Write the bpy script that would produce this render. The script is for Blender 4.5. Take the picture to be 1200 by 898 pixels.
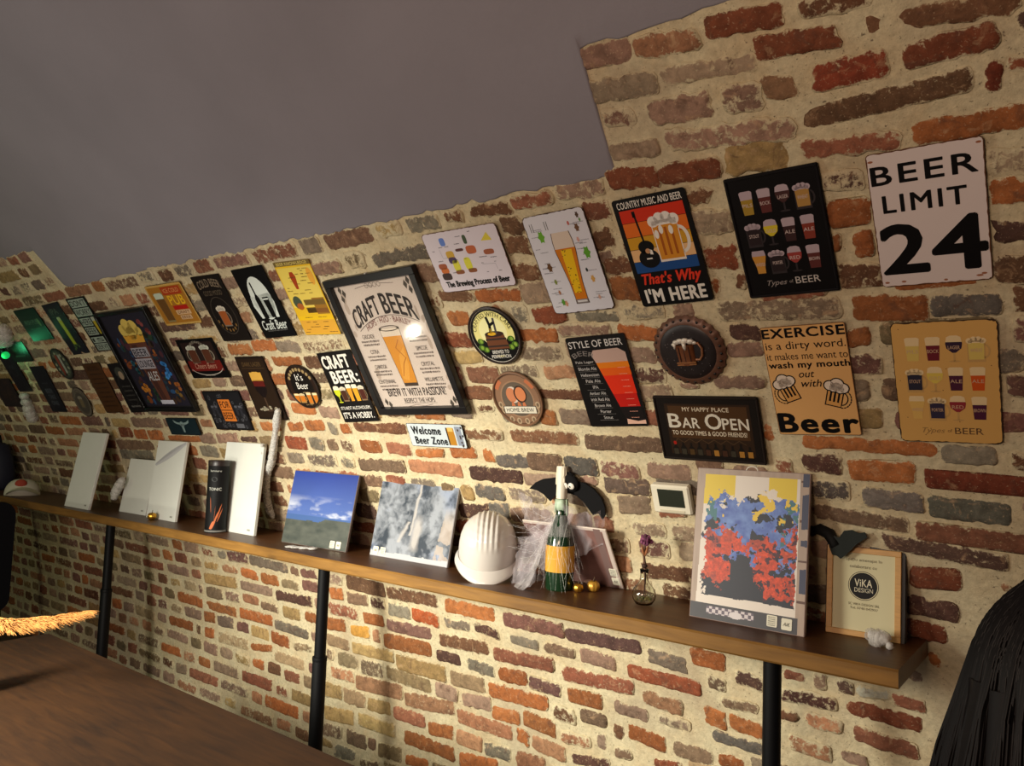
import bpy, math, random
import numpy as np
from mathutils import Vector, Matrix
sc = bpy.context.scene
for o in list(bpy.data.objects): bpy.data.objects.remove(o)
C = sc.collection
R = math.radians
PI = math.pi

# ------------------------------------------------------------------ camera, light, exposure
CAM = Vector((0, -2.4099, 1.5462))
yaw, pitch, roll = R(37.47), R(4.0), R(2.03)
fwd = Vector((-math.sin(yaw)*math.cos(pitch), math.cos(yaw)*math.cos(pitch), math.sin(pitch)))
rt = Vector((math.cos(yaw), math.sin(yaw), 0))
up = rt.cross(fwd)
rt2 = math.cos(roll)*rt + math.sin(roll)*up
up2 = -math.sin(roll)*rt + math.cos(roll)*up
cam = bpy.data.cameras.new('camera'); camo = bpy.data.objects.new('camera', cam); C.objects.link(camo)
camo.matrix_world = Matrix(((rt2.x, up2.x, -fwd.x, CAM.x), (rt2.y, up2.y, -fwd.y, CAM.y), (rt2.z, up2.z, -fwd.z, CAM.z), (0, 0, 0, 1)))
cam.sensor_fit = 'HORIZONTAL'; cam.sensor_width = 36; cam.lens = 895.77/1200*36; cam.clip_start = .02; cam.clip_end = 60
sc.camera = camo
sc.view_settings.view_transform = 'Standard'; sc.view_settings.look = 'None'
sc.view_settings.gamma = 1; sc.view_settings.use_curve_mapping = False
sc.view_settings.exposure = 0.0
w = bpy.data.worlds.new('world'); sc.world = w; w.use_nodes = True
w.node_tree.nodes['Background'].inputs[0].default_value = (.5, .45, .4, 1)
w.node_tree.nodes['Background'].inputs[1].default_value = .02

def lamp(name, loc, power, col, size):
    l = bpy.data.lights.new(name, 'POINT'); l.energy = power; l.color = col; l.shadow_soft_size = size
    o = bpy.data.objects.new(name, l); C.objects.link(o); o.location = loc; return o
def spot(name, loc, aim, power, col, size, ang):
    l = bpy.data.lights.new(name, 'SPOT'); l.energy = power; l.color = col; l.shadow_soft_size = size; l.spot_size = R(ang); l.spot_blend = 1
    o = bpy.data.objects.new(name, l); C.objects.link(o); o.location = loc
    o.rotation_euler = (Vector(aim)-Vector(loc)).to_track_quat('-Z', 'Y').to_euler(); return o
spot('wall_fill_spot', (-2.3, -2.9, 1.6), (-2.1, 0, .28), 600, (1, .97, .83), .30, 84)  # unseen spot, added to brighten the lower wall
lamp('table_lamp_light', (-2.9, -2.35, 1.15), 34, (1, .95, .84), .16)
lamp('low_lamp_light', (-3.40, -1.535, .575), 8, (1, .93, .74), .03)
lamp('warm_fill_light', (-.42, -3.0, 1.75), 50, (1, .72, .50), .2)  # unseen fill, added to warm the upper right of the wall
lamp('far_fill_light', (-5.6, -3.4, 1.9), 30, (.88, .97, .56), .25)  # unseen fill, added to tint the left ceiling yellow-green
lamp('rear_fill_light', (-1.0, -3.6, 1.5), 40, (1, .82, .74), .3)  # added fill behind the camera, no fixture to it

# ------------------------------------------------------------------ helpers
RAD, ZS = 3.4662, -.0008          # radius of the barrel vault, springing height
ZSH = 1.066                       # top of the wall shelf

def lin(c):
    return tuple(((x/255)/12.92 if x/255 <= .04045 else ((x/255+.055)/1.055)**2.4) for x in c)

def wp(u, s, h=0.):
    """point on the vaulted brick wall: u along it, s up its arc, h off its face"""
    th = max(s, 0)/RAD
    y = -RAD*(1-math.cos(th)); z = ZS + (RAD*math.sin(th) if s > 0 else s)
    return (u, y - h*math.cos(th), z - h*math.sin(th))

def wall_y(z):
    return -(RAD-math.sqrt(RAD*RAD-(z-ZS)**2))

def wall_mat(u, s, rot=0., off=.012):
    th = s/RAD
    n = Vector((0, -math.cos(th), -math.sin(th))); t = Vector((0, -math.sin(th), math.cos(th))); x = Vector((1, 0, 0))
    a = math.cos(rot)*x + math.sin(rot)*t; b = -math.sin(rot)*x + math.cos(rot)*t
    o = Vector(wp(u, s, off))
    return Matrix(((a.x, b.x, n.x, o.x), (a.y, b.y, n.y, o.y), (a.z, b.z, n.z, o.z), (0, 0, 0, 1)))

def vnoise(x, y, seed=0):
    xi = np.floor(x).astype(np.int64); yi = np.floor(y).astype(np.int64); xf = x-xi; yf = y-yi
    def h(a, b):
        n = (a*374761393 + b*668265263 + seed*1442695) & 0x7fffffff
        n = ((n ^ (n >> 13))*1274126177) & 0x7fffffff
        return ((n ^ (n >> 16)) & 0xffff)/65535.
    u = xf*xf*(3-2*xf); v = yf*yf*(3-2*yf)
    return (h(xi, yi)*(1-u)+h(xi+1, yi)*u)*(1-v)+(h(xi, yi+1)*(1-u)+h(xi+1, yi+1)*u)*v

def fbm(x, y, seed=0, oc=4):
    r = 0; a = .5; t = 0
    for i in range(oc):
        r = r+a*vnoise(x*2**i+17.3*i, y*2**i-9.1*i, seed+i); t += a; a *= .5
    return r/t

# ---- materials
def mat(name, col=(200, 200, 200), rough=.6, metal=0., var=.0, vscale=20., bump=0., bscale=60., attr=False, spec=.5, alpha=1., trans=0., emit=None, coat=0., stretch=None):
    m = bpy.data.materials.new(name); m.use_nodes = True
    nt = m.node_tree; N = nt.nodes; L = nt.links; b = N['Principled BSDF']
    b.inputs['Roughness'].default_value = rough; b.inputs['Metallic'].default_value = metal
    b.inputs['Specular IOR Level'].default_value = spec
    b.inputs['Coat Weight'].default_value = coat
    b.inputs['Transmission Weight'].default_value = trans
    c = lin(col)+(1,)
    tc = N.new('ShaderNodeTexCoord'); src = tc.outputs['Object']
    if stretch:
        mp = N.new('ShaderNodeMapping'); mp.inputs['Scale'].default_value = stretch; L.new(src, mp.inputs[0]); src = mp.outputs[0]
    if attr:
        a = N.new('ShaderNodeAttribute'); a.attribute_name = 'Col'; out = a.outputs['Color']
    else:
        r = N.new('ShaderNodeRGB'); r.outputs[0].default_value = c; out = r.outputs[0]
    if var:
        n = N.new('ShaderNodeTexNoise'); n.inputs['Scale'].default_value = vscale; n.inputs['Detail'].default_value = 5
        L.new(src, n.inputs['Vector'])
        mr = N.new('ShaderNodeMapRange'); mr.inputs[1].default_value = .25; mr.inputs[2].default_value = .75
        mr.inputs[3].default_value = 1-var; mr.inputs[4].default_value = 1+var*.6
        L.new(n.outputs['Fac'], mr.inputs[0])
        mx = N.new('ShaderNodeVectorMath'); mx.operation = 'SCALE'; L.new(out, mx.inputs[0]); L.new(mr.outputs[0], mx.inputs['Scale'])
        out = mx.outputs[0]
    L.new(out, b.inputs['Base Color'])
    if bump:
        n2 = N.new('ShaderNodeTexNoise'); n2.inputs['Scale'].default_value = bscale; n2.inputs['Detail'].default_value = 6
        L.new(src, n2.inputs['Vector'])
        bp = N.new('ShaderNodeBump'); bp.inputs['Strength'].default_value = bump; bp.inputs['Distance'].default_value = .004
        L.new(n2.outputs['Fac'], bp.inputs['Height']); L.new(bp.outputs[0], b.inputs['Normal'])
    if alpha < 1: b.inputs['Alpha'].default_value = alpha
    if emit:
        b.inputs['Emission Color'].default_value = c; b.inputs['Emission Strength'].default_value = emit
    return m

# ---- mesh builder
class MB:
    def __init__(s): s.v = []; s.f = []; s.c = []; s.m = []
    def add(s, vs, fs, col=(1, 1, 1), mi=0):
        k = len(s.v); s.v += [tuple(p) for p in vs]
        s.f += [tuple(i+k for i in f) for f in fs]; s.c += [col]*len(fs); s.m += [mi]*len(fs); return s
    def box(s, c, d, rot=None, col=(1, 1, 1), mi=0, bev=0.):
        x, y, z = d[0]/2, d[1]/2, d[2]/2
        if bev <= 0:
            vs = [Vector((a*x, b*y, e*z)) for e in (-1, 1) for b in (-1, 1) for a in (-1, 1)]
            fs = [(0, 2, 3, 1), (4, 5, 7, 6), (0, 1, 5, 4), (1, 3, 7, 5), (3, 2, 6, 7), (2, 0, 4, 6)]
        else:
            vs = []; idx = {}
            for e in (-1, 1):
                for b in (-1, 1):
                    for a in (-1, 1):
                        for k in range(3):
                            p = [a*x, b*y, e*z]
                            for j in range(3):
                                if j != k: p[j] -= (a, b, e)[j]*bev
                            idx[(a, b, e, k)] = len(vs); vs.append(Vector(p))
            fs = []
            for k in range(3):
                o1, o2 = [(1, 2), (2, 0), (0, 1)][k]
                for sg in (-1, 1):
                    q = []
                    for (p1, p2) in ((-1, -1), (1, -1), (1, 1), (-1, 1)):
                        t = [0, 0, 0]; t[k] = sg; t[o1] = p1; t[o2] = p2; q.append(idx[(t[0], t[1], t[2], k)])
                    fs.append(tuple(q if sg > 0 else q[::-1]))
            for k in range(3):      # edges along axis k
                o1, o2 = [(1, 2), (2, 0), (0, 1)][k]
                for s1 in (-1, 1):
                    for s2 in (-1, 1):
                        t = [0, 0, 0]; t[o1] = s1; t[o2] = s2
                        t[k] = -1; A = idx[tuple(t)+(o1,)]; B = idx[tuple(t)+(o2,)]
                        t[k] = 1; A2 = idx[tuple(t)+(o1,)]; B2 = idx[tuple(t)+(o2,)]
                        q = (A, B, B2, A2); fs.append(q if s1*s2 < 0 else q[::-1])
            for a in (-1, 1):
                for b in (-1, 1):
                    for e in (-1, 1):
                        q = (idx[(a, b, e, 0)], idx[(a, b, e, 1)], idx[(a, b, e, 2)]); fs.append(q if a*b*e > 0 else q[::-1])
        if rot is not None: vs = [rot @ p for p in vs]
        return s.add([Vector(c)+p for p in vs], fs, col, mi)
    def lathe(s, prof, c=(0, 0, 0), seg=24, col=(1, 1, 1), mi=0, rot=None, fn=None):
        vs = []; fs = []
        for r_, z in prof:
            for i in range(seg):
                a = 2*PI*i/seg; k = fn(a, z) if fn else 1
                vs.append(Vector((r_*k*math.cos(a), r_*k*math.sin(a), z)))
        n = len(prof)
        for j in range(n-1):
            for i in range(seg):
                i2 = (i+1) % seg
                fs.append((j*seg+i, j*seg+i2, (j+1)*seg+i2, (j+1)*seg+i))
        if prof[0][0] > 1e-6: fs.append(tuple(range(seg))[::-1])
        if prof[-1][0] > 1e-6: fs.append(tuple((n-1)*seg+i for i in range(seg)))
        if rot is not None: vs = [rot @ p for p in vs]
        return s.add([Vector(c)+p for p in vs], fs, col, mi)
    def tube(s, pts, rad, seg=8, col=(1, 1, 1), mi=0, cap=True):
        pts = [Vector(p) for p in pts]; n = len(pts)
        if not hasattr(rad, '__len__'): rad = [rad]*n
        vs = []; fs = []; prev = None
        for i, p in enumerate(pts):
            d = (pts[min(i+1, n-1)]-pts[max(i-1, 0)])
            if d.length < 1e-9: d = Vector((0, 0, 1))
            d.normalize()
            if prev is None:
                prev = d.orthogonal().normalized()
            prev = (prev-d*prev.dot(d))
            if prev.length < 1e-6: prev = d.orthogonal()
            prev.normalize(); q = d.cross(prev)
            for k in range(seg):
                a = 2*PI*k/seg; vs.append(p+(prev*math.cos(a)+q*math.sin(a))*rad[i])
        for i in range(n-1):
            for k in range(seg):
                k2 = (k+1) % seg; fs.append((i*seg+k, i*seg+k2, (i+1)*seg+k2, (i+1)*seg+k))
        if cap and seg > 2:
            fs.append(tuple(range(seg))[::-1]); fs.append(tuple((n-1)*seg+k for k in range(seg)))
        return s.add(vs, fs, col, mi)
    def prism(s, poly, z0, z1, col=(1, 1, 1), side=None, mi=0):
        """2-D polygon (counter-clockwise) extruded along z"""
        n = len(poly)
        s.add([(x, y, z1) for x, y in poly], [tuple(range(n))], col, mi)
        vs = [(x, y, z0) for x, y in poly]+[(x, y, z1) for x, y in poly]
        fs = [(i, (i+1) % n, n+(i+1) % n, n+i) for i in range(n)]
        fs.append(tuple(range(n))[::-1])
        return s.add(vs, fs, side or col, mi)
    def sphere(s, c, r_, seg=16, rings=10, col=(1, 1, 1), mi=0, sc_=(1, 1, 1), fn=None, rot=None):
        vs = []; fs = []
        for j in range(rings+1):
            t = PI*j/rings
            for i in range(seg):
                a = 2*PI*i/seg
                d = Vector((math.sin(t)*math.cos(a), math.sin(t)*math.sin(a), -math.cos(t)))
                k = fn(d) if fn else 1
                p = Vector((d.x*sc_[0], d.y*sc_[1], d.z*sc_[2]))*r_*k
                if rot is not None: p = rot @ p
                vs.append(Vector(c)+p)
        for j in range(rings):
            for i in range(seg):
                i2 = (i+1) % seg
                if j == 0: fs.append((i, seg+i2, seg+i))
                elif j == rings-1: fs.append((j*seg+i, j*seg+i2, (j+1)*seg+i))
                else: fs.append((j*seg+i, j*seg+i2, (j+1)*seg+i2, (j+1)*seg+i))
        return s.add(vs, fs, col, mi)
    def build(s, name, mats, parent=None, smooth=False, mw=None):
        me = bpy.data.meshes.new(name)
        me.from_pydata(s.v, [], s.f)
        if not isinstance(mats, (list, tuple)): mats = [mats]
        for m in mats: me.materials.append(m)
        me.polygons.foreach_set('material_index', s.m)
        if smooth is True: me.polygons.foreach_set('use_smooth', [True]*len(s.f))
        at = me.color_attributes.new('Col', 'FLOAT_COLOR', 'CORNER')
        buf = []
        for f, c in zip(s.f, s.c): buf += [c[0], c[1], c[2], 1.]*len(f)
        at.data.foreach_set('color', buf)
        me.update()
        if isinstance(smooth, float): me.set_sharp_from_angle(angle=smooth)
        o = bpy.data.objects.new(name, me); C.objects.link(o)
        if parent is not None: o.parent = parent
        if mw is not None: o.matrix_world = mw
        return o

def tag(o, label=None, cat=None, group=None, kind=None):
    if label: o['label'] = label
    if cat: o['category'] = cat
    if group: o['group'] = group
    if kind: o['kind'] = kind
    return o

def thing(name, mw, label, cat, group=None):
    o = bpy.data.objects.new(name, None); C.objects.link(o); o.empty_display_size = .05
    o.matrix_world = mw if isinstance(mw, Matrix) else Matrix.Translation(mw)
    return tag(o, label, cat, group)

# ---- flat lettering, as outline meshes of Blender's built-in font
_glyph = {}
def glyphs(text, bold=0., shear=0., space=1.):
    k = (text, bold, shear, space)
    if k in _glyph: return _glyph[k]
    cu = bpy.data.curves.new('t', 'FONT'); cu.body = text; cu.size = 1; cu.offset = bold; cu.shear = shear
    cu.space_character = space; cu.resolution_u = 3; cu.fill_mode = 'FRONT'
    o = bpy.data.objects.new('t', cu); C.objects.link(o)
    dg = bpy.context.evaluated_depsgraph_get(); ev = o.evaluated_get(dg); me = ev.to_mesh()
    v = np.array([(p.co.x, p.co.y) for p in me.vertices]); f = [tuple(p.vertices) for p in me.polygons]
    ev.to_mesh_clear(); bpy.data.objects.remove(o); bpy.data.curves.remove(cu)
    lo = v.min(0); hi = v.max(0); v = (v-lo)/(hi-lo)
    _glyph[k] = (v, f); return _glyph[k]

BLACK = lin((14, 13, 14)); WHITE = lin((222, 216, 206)); OFFW = lin((205, 196, 180))
class Sign:
    """prints in centimetres on a panel whose centre is the origin"""
    def __init__(s, w_, h_): s.w = w_; s.h = h_; s.p = MB(); s.ts = []; s.z = .0016
    def zz(s, lay): return s.z+lay*.00012
    def poly(s, pts, col, lay=1, b=None):
        (b or s.p).add([(x/100, y/100, s.zz(lay)) for x, y in pts], [tuple(range(len(pts)))], col); return s
    def rect(s, x0, y0, x1, y1, col, lay=1): return s.poly([(x0, y0), (x1, y0), (x1, y1), (x0, y1)], col, lay)
    def ell(s, cx, cy, rx, ry, col, lay=1, n=28, a0=0, a1=2*PI):
        return s.poly([(cx+rx*math.cos(a0+(a1-a0)*i/n), cy+ry*math.sin(a0+(a1-a0)*i/n)) for i in range(n)], col, lay)
    def ring(s, cx, cy, rx, ry, wd, col, lay=1, n=32, a0=0, a1=2*PI):
        P = [(a0+(a1-a0)*i/n) for i in range(n+1)]
        vs = [((cx+(rx-k)*math.cos(a))/100, (cy+(ry-k)*math.sin(a))/100, s.zz(lay)) for k in (0, wd) for a in P]
        s.p.add(vs, [(i, i+1, n+2+i, n+1+i) for i in range(n)], col); return s
    def line(s, pts, wd, col, lay=2):
        for (x0, y0), (x1, y1) in zip(pts, pts[1:]):
            l = math.hypot(x1-x0, y1-y0) or 1; nx, ny = -(y1-y0)/l*wd/2, (x1-x0)/l*wd/2
            s.poly([(x0-nx, y0-ny), (x1-nx, y1-ny), (x1+nx, y1+ny), (x0+nx, y0+ny)], col, lay)
        return s
    def txt(s, text, cx, cy, w_, h_, col, bold=0., shear=0., lay=4, warp=None, part=True, space=1.):
        v, f = glyphs(text, 0, shear, space*(1+bold*1.5))
        if part: b = MB(); s.ts.append(b)
        else: b = s.p
        e = bold*h_*.62          # heavier letters: the same outlines struck again a little aside
        for k, (dx, dy) in enumerate([(0, 0)]+[(e*math.cos(PI*q/5), e*.8*math.sin(PI*q/5)) for q in range(10)] if bold > .045 else ((0, 0), (e, 0), (-e, 0), (0, e*.8), (0, -e*.8)) if bold > 0 else ((0, 0),)):
            P = [(cx+(x-.5)*(w_-2*e)+dx, cy+(y-.5)*(h_-1.6*e)+dy) for x, y in v]
            if warp: P = [warp(x, y) for x, y in P]
            b.add([(x/100, y/100, s.zz(lay)+k*.000004) for x, y in P], f, col)
        return s
    def flush(s, root, m, off=(0, 0, 0)):
        for b in s.ts:
            b.v = [(x+off[0], y+off[1], z+off[2]) for x, y, z in b.v]; b.build('lettering', m, root)
    def arct(s, text, cx, cy, r_, a0, a1, h_, col, bold=0., lay=4, inside=False):
        """letters on a circle from angle a0 to a1 (degrees)"""
        v, f = glyphs(text, 0)
        P = []
        for x, y in v:
            a = R(a0+(a1-a0)*x); rr = r_+(y*h_ if not inside else -y*h_)
            P.append(((cx+rr*math.cos(a))/100, (cy+rr*math.sin(a))/100, s.zz(lay)))
        b = MB(); b.add(P, f, col); s.ts.append(b); return s
    def scrib(s, x0, x1, y, h_, col, lay=3, seed=0):
        """a line of print too small to read: a row of short strokes"""
        rn = random.Random(seed+int(x0*7)+int(y*13)); x = x0
        while x < x1:
            d = rn.uniform(.25, .9)*h_
            s.rect(x, y-h_*rn.uniform(.35, .5), min(x+d, x1), y+h_*rn.uniform(.3, .5), col, lay); x += d+h_*.3
        return s
    # --- printed glasses
    def pint(s, cx, cy, w_, h_, beer, foam, out=None, lay=2, taper=.72, ff=.22, base=.05):
        wt, wb = w_/2, w_/2*taper; yb = cy-h_/2
        if out: s.poly([(cx-wb-.2, yb-.2), (cx+wb+.2, yb-.2), (cx+wt+.2, cy+h_/2+.1), (cx-wt-.2, cy+h_/2+.1)], out, lay)
        q = lambda t: wb+(wt-wb)*t
        t1 = 1-ff
        s.poly([(cx-q(base), yb+h_*base), (cx+q(base), yb+h_*base), (cx+q(t1), yb+h_*t1), (cx-q(t1), yb+h_*t1)], beer, lay+1)
        s.poly([(cx-q(t1), yb+h_*t1), (cx+q(t1), yb+h_*t1), (cx+wt, cy+h_/2-.1*w_), (cx+wt*.7, cy+h_/2), (cx-wt*.7, cy+h_/2), (cx-wt, cy+h_/2-.1*w_)], foam, lay+1)
        return s
    def weizen(s, cx, cy, w_, h_, beer, foam, lay=2, out=None):
        yb = cy-h_/2; pr = [(0, .62), (.08, .58), (.3, .62), (.55, .82), (.75, 1), (.88, .98), (1, .86)]
        def band(t0, t1, col, l, g=0):
            ts = [t0]+[t for t, _ in pr if t0 < t < t1]+[t1]
            wd = lambda t: float(np.interp(t, [a for a, _ in pr], [b for _, b in pr]))*w_/2+g
            s.poly([(cx-wd(t), yb+t*h_) for t in ts[::-1]]+[(cx+wd(t), yb+t*h_) for t in ts], col, l)
        if out: band(0, 1, out, lay, .22)
        band(.06, .78, beer, lay+1); band(.78, 1, foam, lay+1); return s
    def mug(s, cx, cy, w_, h_, beer, foam, out, hs=1, lay=2, ribs=None):
        x0, x1, y0, y1 = cx-w_/2, cx+w_/2, cy-h_/2, cy+h_*.3
        s.ring(cx+hs*w_*.52, cy-.08*h_, w_*.36, h_*.3, w_*.13, out, lay)
        s.poly([(x0-.2, y0-.2), (x1+.2, y0-.2), (x1+.2, y1), (x0-.2, y1)], out, lay)
        s.poly([(x0+.1, y0+.4), (x1-.1, y0+.4), (x1, y1), (x0, y1)], beer, lay+1)
        if ribs:
            for k in range(3):
                xx = x0+w_*(.25+.25*k); s.rect(xx-.05*w_, y0+h_*.12, xx+.05*w_, y1-h_*.08, ribs, lay+2)
        for k in range(4):
            s.ell(x0+w_*(.08+.28*k), y1+h_*(.06 if k in (0, 3) else .12), w_*.22, h_*.12, foam, lay+3 if False else lay+2, 14)
        s.rect(x0, y1-h_*.03, x1, y1+h_*.08, foam, lay+2); return s
    def tulip(s, cx, cy, w_, h_, beer, foam, lay=2, glass=None):
        g = glass or beer
        s.rect(cx-w_*.06, cy-h_*.46, cx+w_*.06, cy-h_*.1, g, lay); s.ell(cx, cy-h_*.46, w_*.34, h_*.035, g, lay, 12)
        s.poly([(cx-w_*.1, cy-h_*.14), (cx+w_*.1, cy-h_*.14), (cx+w_*.42, cy+h_*.02), (cx+w_*.48, cy+h_*.2), (cx+w_*.46, cy+h_*.26), (cx-w_*.46, cy+h_*.26), (cx-w_*.48, cy+h_*.2), (cx-w_*.42, cy+h_*.02)], beer, lay+1)
        s.poly([(cx-w_*.46, cy+h_*.26), (cx+w_*.46, cy+h_*.26), (cx+w_*.4, cy+h_*.44), (cx+w_*.2, cy+h_*.5), (cx-w_*.2, cy+h_*.5), (cx-w_*.4, cy+h_*.44)], foam, lay+1); return s

def rrect(w_, h_, r_, n=5, worn=0., seed=0):
    P = []
    for cx, cy, a0 in ((w_/2-r_, h_/2-r_, 0), (-w_/2+r_, h_/2-r_, 90), (-w_/2+r_, -h_/2+r_, 180), (w_/2-r_, -h_/2+r_, 270)):
        for i in range(n+1):
            a = R(a0+90*i/n); P.append((cx+r_*math.cos(a), cy+r_*math.sin(a)))
    if worn:
        rn = random.Random(seed); Q = []
        for (x0, y0), (x1, y1) in zip(P, P[1:]+P[:1]):
            l = math.hypot(x1-x0, y1-y0); m = max(1, int(l/.8))
            for k in range(m):
                t = k/m; g = 1-rn.random()**2*worn/max(w_, h_)*2
                Q.append(((x0+(x1-x0)*t)*g, (y0+(y1-y0)*t)*g))
        P = Q
    return P

MP = mat('printed tin', rough=.34, attr=True, spec=.22)
MPR = mat('printed card', rough=.7, attr=True, spec=.3)

def place_sign(S, name, label, cat, u, s_, rot, bg, edge=None, shape='rect', rad=.6, worn=0., group=None, inner=None, rim=None, thick=.0015, off=.012, mp=None):
    """panel mesh (with its print), lettering and raised rim as parts of one sign"""
    mp = mp or MP
    root = thing(name, wall_mat(u, s_, rot, off), label, cat, group)
    edge = edge or bg
    pan = MB()
    if shape == 'rect': P = rrect(S.w, S.h, rad, worn=worn*.6, seed=len(label))
    else: P = [(S.w/2*math.cos(2*PI*i/48), S.h/2*math.sin(2*PI*i/48)) for i in range(48)]
    pan.prism([(x/100, y/100) for x, y in P], 0, thick, edge)
    k = .992 if shape == 'rect' else .97
    if inner is None: inner = 1.
    if shape == 'rect': Q = rrect(S.w-.3*inner, S.h-.3*inner, max(rad-.1, .1), worn=worn, seed=len(label)+5)
    else: Q = [(x*k, y*k) for x, y in P]
    pan.add([(x/100, y/100, thick+.00008) for x, y in Q], [tuple(range(len(Q)))], bg)
    pan.v += S.p.v; k0 = len(pan.v)-len(S.p.v)
    pan.f += [tuple(i+k0 for i in f) for f in S.p.f]; pan.c += S.p.c; pan.m += S.p.m
    pan.build('panel', mp, root)
    S.flush(root, mp)
    if rim:
        rb = MB()
        if shape == 'rect':
            ww, hh = S.w/100, S.h/100
            for (cx, cy, dx, dy) in ((0, hh/2-.004, ww-.004, .006), (0, -hh/2+.004, ww-.004, .006), (ww/2-.004, 0, .006, hh-.016), (-ww/2+.004, 0, .006, hh-.016)):
                rb.box((cx, cy, .003), (dx, dy, .004), bev=.0015, col=rim)
        else:
            n = 60; rr = S.w/200
            rb.tube([((rr-.004)*math.cos(2*PI*i/n), (rr-.004)*math.sin(2*PI*i/n), .003) for i in range(n+1)], .004, 6, rim)
        rb.build('rim', mp, root)
    return root

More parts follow.
